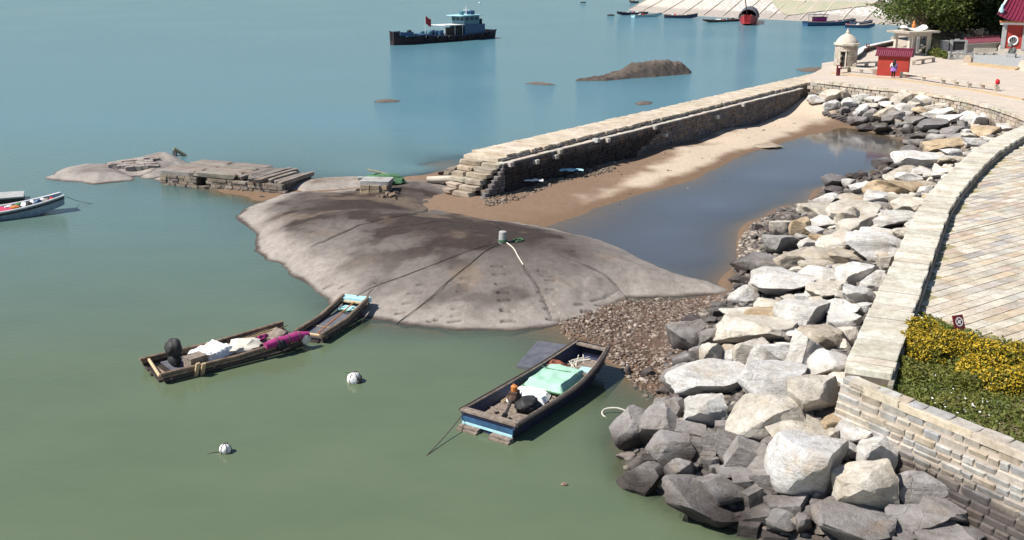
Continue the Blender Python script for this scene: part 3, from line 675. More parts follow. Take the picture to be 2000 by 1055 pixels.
# ---------------------------------------------------------------- stone jetty
jt = thing('stone_jetty', 'long stone jetty with slab top and dark coursed side running out from the plaza', 'jetty', J0 + Vector((0, 0, -2.6)), math.atan2(JU.y, JU.x))
def jl(u, n, z): return (u, -n, z)
mb = MB(); mb.box(jl(JL / 2 + .2, JW / 2, 1.0), (JL + .2, JW - .1, 2.7)); mb.box(jl(22.6, JW + .18, .75), (45.2, .5, 2.6)); mb.box(jl((JL + 45) / 2, JW + .18, .3), (JL - 45, .5, 2.0)); mb.build('rubble_core', m_jcore, jt)
js = Pieces(jt, 'top_slab', SLAB); u = 0
while u < JL + 1:
    wdt = U(.36, .6); js.add(jl(u + wdt / 2, JW / 2 + U(-.06, .06), 2.5 + U(-.02, .02) - (.12 if u < .9 else 0)), (wdt - .03, JW + U(-.05, .16), .22), U(-.006, .006), stone_col((.60, .52, .42), .08, .03), ry=U(-.012, .012)); u += wdt
jb = Pieces(jt, 'brick', BLKT); order = []
for k in range(10):
    u = U(0, .4) - .3
    while u < JL - .4:
        lw = U(.42, .85); zc = 2.15 - k * .205
        if not (u > 45 and k < 4): order.append((u + lw / 2, JW + .36 + U(-.02, .05), zc, lw, .34))
        u += lw
for k in range(5):
    u = 44 if k > 0 else .2
    while u < JL + .2:
        lw = U(.4, .9)
        if k > 0 or u > 40 or random.random() < .8: order.append((u + lw / 2, JW - .02 + U(-.03, .08), 2.30 - k * .25, lw, .3))
        u += lw
order.sort(key=lambda q: q[0] - 3 * q[2])
for u, n_, zc, lw, dp in order:
    jb.add(jl(u, n_, zc), (lw - .025, dp, .19 if n_ > JW + .2 else .235), U(-.01, .01), stone_col(random.choice([(.17, .16, .165), (.20, .17, .155), (.155, .15, .16), (.24, .19, .155)]), .15, .05))
jb.finish('brick_courses')
jc = Pieces(jt, 'ledge_stone', SLAB); u = -.2
while u < 45.2:
    lw = U(.7, 1.5); jc.add(jl(u + lw / 2, JW + .28, 2.285 + U(-.01, .015)), (lw - .03, .56, .07), 0, stone_col((.60, .55, .48), .06)); u += lw
jh = Pieces(jt, 'header_stone', BLK)
for x, y in ((995, 321), (1046, 316), (1083, 306), (1091, 296), (1164, 274), (1184, 274), (1276, 249), (1297, 264), (1399, 229), (1450, 205)):
    best = min(((abs((P(x, y, zz) - J0).dot(JN) - (JW + .6)), zz) for zz in np.arange(.8, 2.3, .02))); q = P(x, y, best[1]) - J0
    jh.add(jl(q.dot(JU), JW + .62, best[1] + 2.6 - JZ), (.34, .42, .26), 0, stone_col((.52, .5, .47), .06))
st = Pieces(jt, 'step', ROUGH)
for k in range(6):
    cut_ = U(.9, 1.7)
    for y0, y1 in ((0.02 + k * .03, cut_), (cut_, JW + .3 - k * .12)):
        st.add(jl(-.16 - k * .36 + U(-.04, .04), (y0 + y1) / 2, 2.14 - k * .29 + U(-.04, .04)), (.56 + U(0, .15), y1 - y0 - .02, .28), U(-.07, .07), stone_col((.42, .365, .30), .13), rx=U(-.02, .02), ry=U(-.05, .02))
mb = MB(); mb.box(jl(-.55, 1.3, .7), (1.1, 2.4, 1.3)); mb.box(jl(-1.3, 1.2, .3), (.9, 2.2, .8)); mb.build('step_core', m_jcore, jt)
for k in range(10):
    zc = 2.15 - k * .205; u = -.1 - max(0, k - .5) * .27
    while u < -.05:
        lw = min(U(.42, .8), -.02 - u) if u > -.9 else U(.42, .8); st.add(jl(u + lw / 2, JW + .36 + U(-.03, .05), zc), (lw - .02, .34, .19), U(-.02, .02), stone_col((.18, .165, .165), .15)); u += max(lw, .2)
mb = MB(); mb.prism([(-.05, -JW - .3), (-.05, -JW + .1), (-1.6, -JW + .1), (-1.6, -JW - .3)], -.2, .9); mb.build('corner_core', m_jcore, jt)
# ---------------------------------------------------------------- boulders
def rock_mesh(name, seed, kind='boulder', mat=None, sub=4):
    rr = random.Random(seed); bm = bmesh.new(); bmesh.ops.create_icosphere(bm, subdivisions=sub, radius=1.25)
    co = np.array([v.co[:] for v in bm.verts]); pl = []
    if kind == 'boulder':
        for k in range(rr.randint(10, 15)):
            n = Vector((rr.gauss(0, 1), rr.gauss(0, 1), rr.gauss(0, .8))).normalized(); pl.append((n, rr.uniform(.46, .86)))
        pl.append((Vector((rr.uniform(-.35, .35), rr.uniform(-.35, .2), 1)).normalized(), rr.uniform(.45, .7)))
    elif kind == 'slab':
        R = Matrix.Rotation(rr.uniform(-.35, .35), 3, 'Z')
        for n in ((1, 0, 0), (-1, 0, 0), (0, 1, 0), (0, -1, 0)): pl.append(((R @ Vector((n[0] + rr.uniform(-.2, .2), n[1] + rr.uniform(-.2, .2), rr.uniform(-.15, .15)))).normalized(), rr.uniform(.6, .8)))
        pl += [(Vector((rr.uniform(-.08, .08), rr.uniform(-.08, .08), 1)).normalized(), .42), (Vector((0, 0, -1)), .42)]
    else:
        for k in range(6): pl.append((Vector((rr.gauss(0, 1), rr.gauss(0, 1), rr.gauss(0, 1))).normalized(), rr.uniform(.75, 1.05)))
    for rep in range(2):
        for n, d in pl:
            nv = np.array(n[:]); e = co @ nv - d; msk = e > 0; co[msk] -= np.outer(e[msk], nv) * .97
    s1 = Vector((seed * 3.1, seed * 1.7, seed * .9)); amp = {'boulder': .085, 'slab': .06, 'round': .09}[kind]
    for i in range(len(co)):
        v = Vector(co[i]); k = mnoise.noise(v * 1.6 + s1) * amp + mnoise.noise(v * 4.3 + s1) * amp * .5 + mnoise.noise(v * 10 + s1) * amp * .25
        co[i] += np.array(v.normalized()[:]) * k
    lo, hi = co.min(0), co.max(0); co = (co - (lo + hi) / 2) / ((hi - lo) / 2)
    for v, c in zip(bm.verts, co): v.co = c
    me = bpy.data.meshes.new(name); bm.to_mesh(me); bm.free(); me.materials.append(mat or m_boulder)
    me.polygons.foreach_set('use_smooth', [True] * len(me.polygons)); me.set_sharp_from_angle(angle=math.radians(24)); return me
RB = [rock_mesh('boulder', 100 + k) for k in range(26)]; RS = [rock_mesh('broken_slab', 200 + k, 'slab') for k in range(8)]; RR = [rock_mesh('round_stone', 300 + k, 'round') for k in range(6)]
CC = dict(w=(.73, .72, .70), W=(.76, .75, .74), c=(.68, .635, .56), t=(.54, .48, .40), o=(.57, .45, .31), g=(.46, .45, .435), d=(.34, .32, .315), b=(.26, .245, .25))
def tile(ox, oy, sc, lst): return [(ox + r[0] / sc, oy + r[1] / sc, r[2] / sc, r[3] / sc, *r[4:]) for r in lst]
BL = tile(1180, 760, 3.576, [(1460, 540, 470, 450, 'W'), (210, 300, 270, 290, 'd'), (390, 270, 230, 280, 'd'), (450, 440, 250, 250, 'd'), (290, 620, 290, 240, 'd'), (535, 600, 165, 210, 'd'), (690, 830, 500, 320, 'd', -.45), (830, 725, 310, 240, 'd', -.3), (470, 170, 240, 220, 'd'), (710, 165, 240, 260, 'w'), (1090, 185, 440, 340, 'c'), (1350, 275, 400, 180, 'c', -.1),
    (1150, 400, 150, 140, 'd'), (600, 315, 180, 140, 's'), (630, 430, 120, 160, 's'), (790, 400, 200, 160, 's', -.3), (820, 285, 80, 110, 's'), (990, 470, 190, 200, 's', -.6), (900, 590, 190, 130, 'd'), (990, 645, 160, 140, 's', .3), (1115, 645, 140, 150, 's', .3), (1040, 775, 120, 170, 's', .4), (880, 360, 170, 100, 's', -.4), (1130, 510, 150, 200, 's', -.7), (1200, 800, 170, 130, 'd', .3), (1320, 815, 190, 140, 's', .4), (1020, 955, 160, 130, 's', .1), (1100, 875, 200, 100, 's', .3), (1230, 955, 200, 180, 'g'), (1410, 950, 130, 190, 'd', .3), (1480, 865, 160, 120, 'd'), (1530, 985, 110, 80, 'c'), (1600, 340, 95, 190, 'c'), (740, 520, 110, 100, 'd'), (770, 575, 65, 95, 's'), (620, 565, 80, 70, 's'), (830, 565, 60, 50, 's'), (690, 515, 70, 80, 'd'), (1190, 1035, 140, 60, 's'), (1540, 810, 170, 100, 'd'), (900, 880, 110, 60, 's'), (320, 490, 90, 60, 's'), (1210, 690, 120, 90, 's', -.4), (1100, 750, 100, 90, 's'), (720, 480, 90, 90, 's')]) + \
    tile(1180, 700, 2.439, [(1240, 625, 240, 270, 'c'), (1475, 615, 195, 180, 'd'), (1280, 465, 190, 200, 'w', -.5), (1500, 755, 260, 150, 'd', -.15), (1190, 800, 310, 170, 'd', -.2), (1690, 840, 160, 100, 'b'), (1470, 845, 130, 50, 's', .2), (1360, 815, 90, 110, 'd'), (1232, 355, 205, 85, 'w'), (1110, 298, 130, 50, 'o'), (1215, 303, 80, 40, 't'), (1165, 445, 70, 110, 'g'), (1600, 900, 200, 120, 'd'), (1350, 900, 180, 110, 'd'), (1100, 900, 150, 90, 'g')]) + \
    tile(1280, 560, 3.9075, [(900, 740, 430, 300, 'W', -.1), (430, 740, 530, 290, 'w', .15), (640, 215, 245, 115, 'c'), (870, 145, 190, 100, 'c', .1), (860, 228, 270, 95, 'o', .1), (1120, 215, 340, 220, 'w'), (760, 340, 500, 180, 'c'), (1010, 360, 200, 95, 'w'), (1280, 430, 300, 250, 't', -.1), (1430, 275, 240, 130, 'w'), (1420, 190, 210, 140, 'w'), (1430, 395, 190, 140, 'c'), (1435, 470, 90, 120, 'c'), (730, 505, 230, 200, 'c'), (925, 535, 300, 240, 'W'), (1120, 525, 210, 270, 'w', -.6), (430, 545, 160, 240, 'c', .2), (330, 545, 130, 230, 'd', .2), (240, 375, 250, 260, 'd', .5), (430, 405, 160, 170, 'd'), (500, 365, 120, 160, 'd'), (565, 475, 130, 80, 't'), (570, 545, 150, 120, 'w'), (180, 725, 240, 250, 'd'), (230, 575, 160, 130, 'd', .4), (110, 945, 240, 210, 'd'), (380, 935, 260, 220, 'w'), (1210, 850, 310, 300, 'c'), (1310, 610, 260, 230, 'w', .5), (1350, 785, 110, 140, 't'), (480, 145, 100, 55, 'd'), (475, 200, 90, 70, 's'), (670, 75, 190, 140, 'w', .4), (240, 1010, 160, 90, 't')]) + \
    tile(1420, 400, 4.794, [(510, 760, 450, 290, 'w', -.15), (860, 70, 310, 140, 'c'), (880, 180, 260, 140, 'w'), (500, 230, 195, 150, 'c'), (680, 225, 160, 175, 'o'), (840, 255, 210, 95, 'w', -.3), (690, 310, 110, 75, 'g'), (505, 375, 300, 190, 'g'), (755, 375, 195, 125, 'w'), (850, 345, 145, 125, 'o'), (1040, 365, 290, 185, 'c'), (1200, 312, 150, 95, 'g'), (990, 262, 120, 55, 'g'), (1240, 205, 330, 180, 'c', .3), (1200, 95, 410, 140, 'c'), (1500, 165, 340, 165, 'w'), (1400, 283, 225, 115, 'w'), (1620, 283, 205, 135, 'c'), (1420, 385, 490, 225, 'w'), (1500, 553, 155, 145, 'c'), (650, 505, 355, 160, 't', .1), (890, 503, 325, 115, 't'), (1130, 503, 305, 135, 't'), (300, 563, 370, 195, 'd'), (120, 703, 175, 85, 'g'), (130, 763, 130, 55, 'g'), (300, 693, 165, 125, 'd'), (270, 793, 125, 155, 'c'), (150, 863, 205, 175, 'w', .4), (660, 633, 165, 115, 'c'), (840, 593, 265, 95, 't', .1), (880, 655, 305, 145, 'w'), (1090, 625, 165, 115, 'c'), (1240, 665, 310, 235, 'W'), (1400, 705, 205, 185, 'w'), (800, 763, 185, 95, 'c'), (960, 823, 355, 195, 'c', .1), (1240, 865, 315, 205, 'w'), (580, 883, 135, 65, 'c'), (730, 873, 155, 85, 'w'), (1080, 985, 265, 135, 'w'), (1280, 975, 135, 105, 'w')]) + \
    tile(1540, 280, 5.275, [(470, 412, 200, 150, 'b'), (460, 492, 180, 55, 'd'), (660, 345, 175, 85, 'd', .2), (760, 332, 85, 85, 'd'), (1020, 213, 225, 115, 'd'), (1130, 222, 135, 85, 'd', .5), (1010, 292, 85, 75, 'g'), (620, 425, 115, 95, 'w'), (770, 465, 215, 135, 'w'), (1100, 463, 425, 135, 'o', -.05), (1380, 435, 190, 100, 't'), (840, 373, 65, 45, 'g'), (640, 573, 205, 95, 't'), (740, 593, 105, 65, 'o'), (920, 573, 250, 160, 'W'), (1160, 595, 240, 145, 'c'), (1240, 655, 280, 155, 'c', .2), (1410, 503, 165, 125, 'w', .3), (1430, 603, 115, 125, 'o', .5), (1350, 703, 150, 110, 't'), (1520, 472, 70, 80, 'g'), (400, 583, 285, 105, 'w', .15), (330, 703, 345, 155, 'c'), (150, 693, 145, 55, 'g'), (120, 733, 85, 65, 'd'), (650, 653, 255, 75, 'w'), (560, 633, 135, 85, 'c'), (800, 723, 305, 155, 'c', .2), (620, 785, 210, 205, 'c', .6), (510, 773, 75, 75, 'g'), (1000, 713, 65, 65, 'c'), (1150, 765, 335, 135, 'w'), (1280, 845, 105, 135, 'w'), (1300, 205, 365, 205, 'W'), (1480, 175, 305, 135, 'w'), (1190, 303, 305, 65, 't', .15), (1380, 303, 205, 55, 'w'), (1240, 353, 265, 65, 'w'), (1100, 383, 205, 55, 'c'), (1500, 335, 205, 85, 'w'), (1270, 80, 200, 100, 'd'), (1700, 175, 165, 85, 't')]) + \
    tile(1540, 150, 7.033, [(240, 182, 185, 115, 'c'), (390, 182, 175, 115, 'w'), (640, 165, 255, 85, 'c'), (190, 275, 225, 85, 'g'), (380, 315, 215, 125, 'w'), (590, 275, 225, 145, 'c', .3), (520, 212, 85, 55, 't'), (750, 255, 125, 135, 'c', .7), (890, 235, 165, 75, 'c', .2), (1040, 213, 145, 55, 't'), (580, 393, 185, 115, 'w'), (1220, 313, 225, 95, 'w'), (980, 303, 185, 105, 'w', .2), (830, 363, 165, 125, 'w'), (1110, 353, 125, 95, 'c'), (1410, 293, 155, 85, 'w'), (1350, 383, 175, 75, 'w', .1), (1180, 413, 185, 85, 'c'), (1000, 485, 175, 155, 'w', .5), (760, 463, 135, 85, 'd'), (1120, 555, 175, 165, 'd', .4), (950, 625, 205, 135, 'd'), (1040, 705, 235, 85, 'd', .1), (1320, 525, 245, 185, 't'), (1430, 575, 255, 155, 'd', .2), (1310, 725, 285, 115, 'd'), (1520, 685, 85, 95, 'g'), (1640, 725, 155, 125, 'd'), (1600, 315, 235, 175, 'c'), (1450, 423, 155, 75, 'c'), (1590, 445, 205, 135, 'w'), (1620, 565, 95, 75, 'g')] +
        [(500 + 27 * k, 492 + 9.5 * k + (k % 2) * 14, 80, 34, 's', .35) for k in range(13)]) + \
    tile(1740, 160, 6.208, [(430, 235, 275, 175, 'w', .3), (660, 225, 185, 125, 'w'), (560, 323, 255, 105, 'c', .15), (800, 265, 165, 125, 'c', .5), (920, 333, 195, 85, 'w'), (960, 423, 235, 105, 'w', .2), (1160, 333, 185, 95, 'w', .3), (1030, 485, 255, 125, 'w'), (1200, 465, 205, 145, 'w'), (720, 445, 265, 115, 'w'), (600, 433, 175, 65, 'c'), (620, 373, 205, 65, 'w', .2), (450, 403, 155, 65, 'g'), (340, 353, 175, 95, 'o'), (240, 303, 175, 105, 'c'), (290, 465, 225, 105, 'd'), (260, 575, 245, 95, 'd'), (530, 535, 305, 135, 'b', .1), (740, 605, 205, 115, 'd'), (870, 545, 105, 125, 'g'), (340, 653, 175, 65, 'g'), (520, 623, 115, 65, 'g'), (600, 683, 245, 65, 'g'), (790, 683, 185, 75, 'd'), (660, 785, 415, 160, 'o'), (390, 813, 125, 125, 't', -.6), (300, 765, 255, 95, 'g'), (1160, 613, 275, 65, 'o'), (940, 613, 135, 75, 'w'), (960, 663, 205, 65, 'c'), (1000, 745, 245, 125, 'w'), (1290, 423, 125, 95, 'c'), (1420, 475, 165, 85, 'w'), (1400, 563, 225, 95, 'w', .2), (1540, 465, 125, 125, 'w'), (750, 873, 255, 75, 'w'), (560, 883, 105, 45, 'c'), (700, 965, 255, 95, 't'), (1200, 703, 155, 75, 'c')])
BL += [(1838, 1000, 80, 60, 'd'), (1765, 1035, 90, 60, 'd'), (1835, 1048, 80, 50, 's'), (1710, 1050, 70, 50, 'g'), (1560, 1045, 90, 50, 'd'), (1470, 1030, 60, 50, 'd'), (1620, 1030, 60, 40, 's')]
LAB = {'w': 'pale grey', 'W': 'bright white', 'c': 'cream', 't': 'tan', 'o': 'orange', 'g': 'grey', 'd': 'dark brownish', 'b': 'blackish', 's': 'dark broken'}
BIG = {0: 'biggest white boulder, standing beside the tide-stained sea wall'}
placed = []
copN = np.array([(p.x, p.y) for p in COP]); landN = landpoly
def hit_terrain(px, py, lift):
    lo, hi = -0.5, 3.4
    for k in range(18):
        md = (lo + hi) / 2; p = P(px, py, md)
        if md - lift > max(-.25, terr1(p.x, p.y)): hi = md
        else: lo = md
    return P(px, py, (lo + hi) / 2)
def boulder(px, py, wp, hp, cc, rot=0.0, lab=None, sc=1.0):
    p = hit_terrain(px, py, .3); k = ppm(p); dep = math.atan2(CAM_H - p.z, p.y)
    sx = wp / k * sc; dy = sx * U(.7, .95); hz = (hp / k * sc - dy * math.sin(dep) * .8) / math.cos(dep); hz = min(max(hz, sx * .34), sx * 1.1)
    p = hit_terrain(px, py, hz * .33)
    for q, r in placed:
        if (q - p).length < .27 * max(r, sx) * (1 if sx > .5 else .6): return
    c = CC['d' if cc == 's' else cc]; k = 1 + U(-.1, .1); c = tuple(x * k for x in c)
    zone = 'by the sea wall' if p.y < 29.5 else 'below the parapet' if (p.x < 29 - (80 - p.y) * 0 and p.y < 72 and (p.y < 55 or px < 1870)) else 'below the plaza edge'
    nm = 'stone_slab' if cc == 's' else 'boulder'
    me = random.choice(RS if cc == 's' else RB)
    o = link(nm, me, None, p, c, (U(-.08, .08), -rot * .75 + U(-.06, .06), U(-.25, .25)), (sx * .53 * random.choice((-1, 1)), dy * .53, hz * .56))
    INFO.append((o, cc, p, sx, hz, zone, lab, rot)); placed.append((p, sx)); return o
INFO = []
for i, r in enumerate(BL): boulder(*r[:5], rot=r[5] if len(r) > 5 else 0.0, lab=BIG.get(i), sc=1.24)
# gap fillers: further dark stones packed under and between the listed ones
LBS = []
for o, cc, p, sx, hz, zone, lab, rot in INFO:
    sz = 'huge' if sx > 2.0 else 'large' if sx > 1.4 else 'medium' if sx > .9 else 'small' if sx > .55 else 'tiny'
    shp = 'tilted' if abs(rot) > .28 else 'flat' if hz / sx < .42 else 'upright' if hz / sx > .85 else 'blocky'
    nb_ = min((q for q in INFO if q[0] is not o), key=lambda q: (q[2] - p).length)
    nk = 'slab' if nb_[1] == 's' else 'boulder'; kd_ = 'slab' if cc == 's' else 'boulder'
    lvl = 'at the waterline' if p.z < .45 else 'against the coping' if float(ldist([(q.x, q.y) for q in COP], np.array([p.x]), np.array([p.y]))[0]) < sx * .6 + .3 else ''
    lb = lab or ' '.join(('%s %s %s %s %s by a %s %s %s' % (sz, shp, LAB[cc], kd_, lvl, LAB[nb_[1]], nk, zone)).split())
    if len(lb.replace('-', ' ').split()) > 16: lb = lb.replace(' ' + lvl, '').strip()
    near2 = sorted((q for q in INFO if q[0] is not o), key=lambda q: (q[2] - p).length)[:3]
    LBS.append((o, lb, lab, ' '.join(('%s %s %s %s %s between %s and %s stones %s' % (sz, shp, LAB[cc], kd_, lvl if len(lvl) < 18 else '', LAB[near2[0][1]], LAB[near2[1][1]], zone)).split()), near2))
    tag(o, lb, kd_, '%s %ss %s' % (LAB[cc], kd_, zone))
cnt_ = {}
for o, lb, lab, l2, nn_ in LBS: cnt_[lb] = cnt_.get(lb, 0) + 1
for o, lb, lab, l2, nn_ in LBS:
    if not lab and cnt_[lb] > 1 and len(l2.replace('-', ' ').split()) <= 16: o['label'] = l2
# rubble: countless fist-sized stones in the gaps, and the gravel bar
def scatter(name, pts, smin, smax, mat, cols, seed, flat=.6, sub=1):
    base = [rock_mesh('pebble', seed + k, 'boulder', mat, sub) for k in range(5)]; rr = np.random.RandomState(seed)
    V = []; F = []; C = []; n0 = 0; arr = [(np.array([v.co[:] for v in b.vertices]), np.array([p.vertices[:] for p in b.polygons])) for b in base]
    for b in base: bpy.data.meshes.remove(b)
    for p in pts:
        v, f = arr[rr.randint(5)]; s = rr.uniform(smin, smax) * (1.9 if rr.rand() < .08 else 1); a = rr.uniform(0, 6.28); ca, sa = math.cos(a), math.sin(a)
        q = v * np.array([s, s * rr.uniform(.5, .9), s * flat * rr.uniform(.5, 1)]); q = np.stack([q[:, 0] * ca - q[:, 1] * sa, q[:, 0] * sa + q[:, 1] * ca, q[:, 2]], 1) + np.array(p)
        V.append(q); F.append(f + n0); n0 += len(v); c = np.array(cols[rr.randint(len(cols))]) * rr.uniform(.75, 1.25); C.append(np.tile(c, (len(v), 1)))
    V = np.concatenate(V); F = np.concatenate(F); me = bpy.data.meshes.new(name); me.vertices.add(len(V)); me.vertices.foreach_set('co', V.astype(np.float32).ravel())
    me.loops.add(F.size); me.loops.foreach_set('vertex_index', F.astype(np.int32).ravel()); me.polygons.add(len(F)); me.polygons.foreach_set('loop_start', np.arange(0, F.size, 3, dtype=np.int32)); me.update(calc_edges=True)
    me.materials.append(mat); set_col(me, np.concatenate(C)); return me
def inpoly(poly, n, dmin=0.0, seed=1):
    A = np.array(poly); rr = np.random.RandomState(seed); out = []
    while len(out) < n:
        x = rr.uniform(A[:, 0].min(), A[:, 0].max(), 4000); y = rr.uniform(A[:, 1].min(), A[:, 1].max(), 4000); d = sdist(poly, x, y); k = d > dmin
        keep = k & (vnoise(x, y, .8) + rr.rand(4000) * .8 > .6); out += list(zip(x[keep], y[keep]))
    out = np.array(out[:n]); z = terr(out[:, 0], out[:, 1]); return [(a, b, c) for (a, b), c in zip(out, z)]
m_boulder_attr = piece_mat('rubble_stone', attr=True, tide=(.55, 1.25), scale=3.2, bmp=.5, dist=.04)
pts = [(x, y, z_ + .02) for x, y, z_ in inpoly(zonep, 550, .05, 15)]
big_rub = scatter('rubble', pts, .18, .40, m_boulder_attr, [CC['d'], CC['g'], CC['t'], CC['c']], 380, .7, 3)
tag(link('rubble', big_rub), 'fist to head sized stones wedged beneath the boulders', kind='stuff')
pts = inpoly(zonep, 4200, -.1, 5)
tag(link('rubble', scatter('rubble', pts, .06, .19, m_stone_attr, [(.16, .145, .14), (.13, .12, .115), (.22, .20, .18), (.28, .25, .22)], 400)), 'loose dark rubble packed between the boulders', kind='stuff')
pts = inpoly(GRAVEL, 5200, -.35, 6)
tag(link('gravel', scatter('gravel', pts, .025, .085, m_stone_attr, [(.25, .20, .165), (.17, .13, .105), (.36, .31, .27), (.12, .085, .065), (.15, .10, .075)], 420)), 'brown and grey gravel bar beside the bedrock dome', kind='stuff')
pts = inpoly(GRAVEL2, 1500, -.2, 8)
tag(link('shingle', scatter('shingle', pts, .03, .11, m_stone_attr, [(.20, .16, .13), (.30, .26, .22), (.14, .11, .09)], 440)), 'scattered shingle along the foot of the jetty', kind='stuff')
tag(link('pebbles', scatter('pebbles', inpoly(SAND_PALE, 260, -3.5, 31), .02, .07, m_stone_attr, [(.22, .18, .15), (.34, .30, .26), (.13, .10, .08)], 480)), 'scattered pebbles on the sand between jetty and pool', kind='stuff')
shore = [(p.x, p.y) for p in (P(x, y, .05) for x, y in [(1440, 500), (1445, 470), (1478, 432), (1500, 440), (1490, 500), (1465, 540)])]
tag(link('shingle', scatter('shore_stones', inpoly(shore, 350, 0, 9), .05, .14, m_stone_attr, [(.30, .26, .23), (.42, .38, .33), (.18, .15, .13)], 460)), 'loose small stones at the pool edge under the boulders', kind='stuff')
# ---------------------------------------------------------------- flower bed
bm = bmesh.new(); vv = [bm.verts.new((p.x, p.y, LAND + .03)) for p in BED]; ee = [bm.edges.new((vv[i], vv[(i + 1) % len(vv)])) for i in range(len(vv))]
bmesh.ops.triangle_fill(bm, edges=ee, use_beauty=True)
for f in bm.faces:
    f.normal_update()
    if f.normal.z < 0: f.normal_flip()
me = bpy.data.meshes.new('flower_bed'); bm.to_mesh(me); bm.free(); me.materials.append(m_soil); tag(link('flower_bed', me), kind='structure')
def leaves(centers, size, rr, flat=.5, tri=False):
    """leaf-sized quads with random orientation"""
    n = len(centers); c = np.array(centers); a = rr.normal(size=(n, 3)); a[:, 2] *= flat; a /= np.linalg.norm(a, axis=1)[:, None]
    b = rr.normal(size=(n, 3)); b -= a * (a * b).sum(1)[:, None]; b /= np.linalg.norm(b, axis=1)[:, None]
    s = (size * rr.uniform(.6, 1.3, n))[:, None]; V = np.stack([c - a * s, c - b * s * .5, c + a * s, c + b * s * .5], 1).reshape(-1, 3)
    return V, np.arange(4 * n).reshape(n, 4)
def quads(name, V, F, mat, parent=None):
    me = bpy.data.meshes.new(name); me.vertices.add(len(V)); me.vertices.foreach_set('co', V.astype(np.float32).ravel()); me.loops.add(F.size); me.loops.foreach_set('vertex_index', F.astype(np.int32).ravel())
    me.polygons.add(len(F)); me.polygons.foreach_set('loop_start', np.arange(0, F.size, 4, dtype=np.int32)); me.update(calc_edges=True); me.materials.append(mat); return link(name, me, parent)
rr = np.random.RandomState(11)
A = np.array(BEDP); x = rr.uniform(A[:, 0].min(), A[:, 0].max(), 60000); y = rr.uniform(A[:, 1].min(), A[:, 1].max(), 60000)
k = (sdist(BEDP, x, y) > .03) & (x / (y * .96 + 2.8) < .53) & (fbm(x, y, 1.2, 3) + rr.rand(60000) * .35 > .5); x, y = x[k], y[k]
h = fbm(x + 3, y, 1.0, 3)
V, F = leaves(np.stack([x, y, LAND + .05 + rr.rand(len(x)) * .22 * h], 1), .055, rr, .8); tag(quads('ground_cover', V, F, m_grass), 'low green weeds and grass covering the flower bed', kind='stuff')
k = (fbm(x + 20, y, .8, 3) > .6) & (rr.rand(len(x)) < .035)
V, F = leaves(np.stack([x[k], y[k], np.full(k.sum(), LAND + .24)], 1), .035, rr, .2); tag(quads('daisies', V, F, m_daisy), 'tiny white flowers dotted through the flower bed weeds', kind='stuff')
shr = [(1786, 662, .62, 'y'), (1800, 645, .7, 'y'), (1845, 668, .75, 'y'), (1812, 682, .65, 'y'), (1890, 676, .7, 'y'), (1928, 690, .75, 'y'), (1965, 705, .8, 'y'), (2000, 700, .8, 'y'), (1912, 712, .6, 'y'), (1960, 738, .65, 'y'), (1998, 742, .7, 'y'), (1764, 700, .42, 'g'), (1885, 736, .45, 'g'), (1785, 722, .4, 'g')]
ylab = ['against the parapet', 'next to the parapet bush', 'beside the small maroon sign', 'on the bed side of the parapet bushes', 'just right of the maroon sign', 'in the middle of the bed by the paving', 'along the paving edge of the bed', 'at the far paving edge of the bed', 'on the weedy side of the middle bush', 'above the low sea wall coping', 'at the outer end of the flower bed']
for i, (px, py, r, kd) in enumerate(shr):
    p = P(px, py, LAND + .3); o = thing('flowering_shrub' if kd == 'y' else 'green_shrub', ('bushy yellow flowering shrub ' + ylab[i]) if kd == 'y' else ['leafy green bush in the shade of the parapet', 'dark green low bush under the yellow shrubs', 'small green bush near the sea wall coping'][i - 11], 'shrub', (p.x, p.y, LAND + .02), 0, 'shrubs in the flower bed')
    mb = MB()
    for q in range(7): a = U(0, 6.28); mb.tube([(0, 0, 0), (math.cos(a) * r * .3, math.sin(a) * r * .3, r * .4), (math.cos(a) * r * .6, math.sin(a) * r * .6, r * .75)], .018, 5, .006)
    mb.build('stems', m_trunk, o)
    n = 2600; d = rr.normal(size=(n, 3)); d /= np.linalg.norm(d, axis=1)[:, None]; d[:, 2] = np.abs(d[:, 2])
    rad = r * (.55 + .5 * rr.rand(n) ** .5) * (1 + .35 * (fbm(d[:, 0] * 2 + i * 7, d[:, 1] * 2 + d[:, 2], .5, 2) - .5)); C = d * rad[:, None] * np.array([1, 1, .8])
    V, F = leaves(C * .96, .055, rr, .8); quads('foliage', V, F, m_shrub if kd == 'y' else m_grass, o)
    if kd == 'y':
        k = (fbm(C[:, 0] * 3 + 9 * i, C[:, 1] * 3 + C[:, 2] * 2, .9, 3) + .15 * d[:, 2] + rr.rand(n) * .2 > .54); V, F = leaves(C[k] * 1.03, .042, rr, .8); quads('blossom', V, F, m_flower, o)
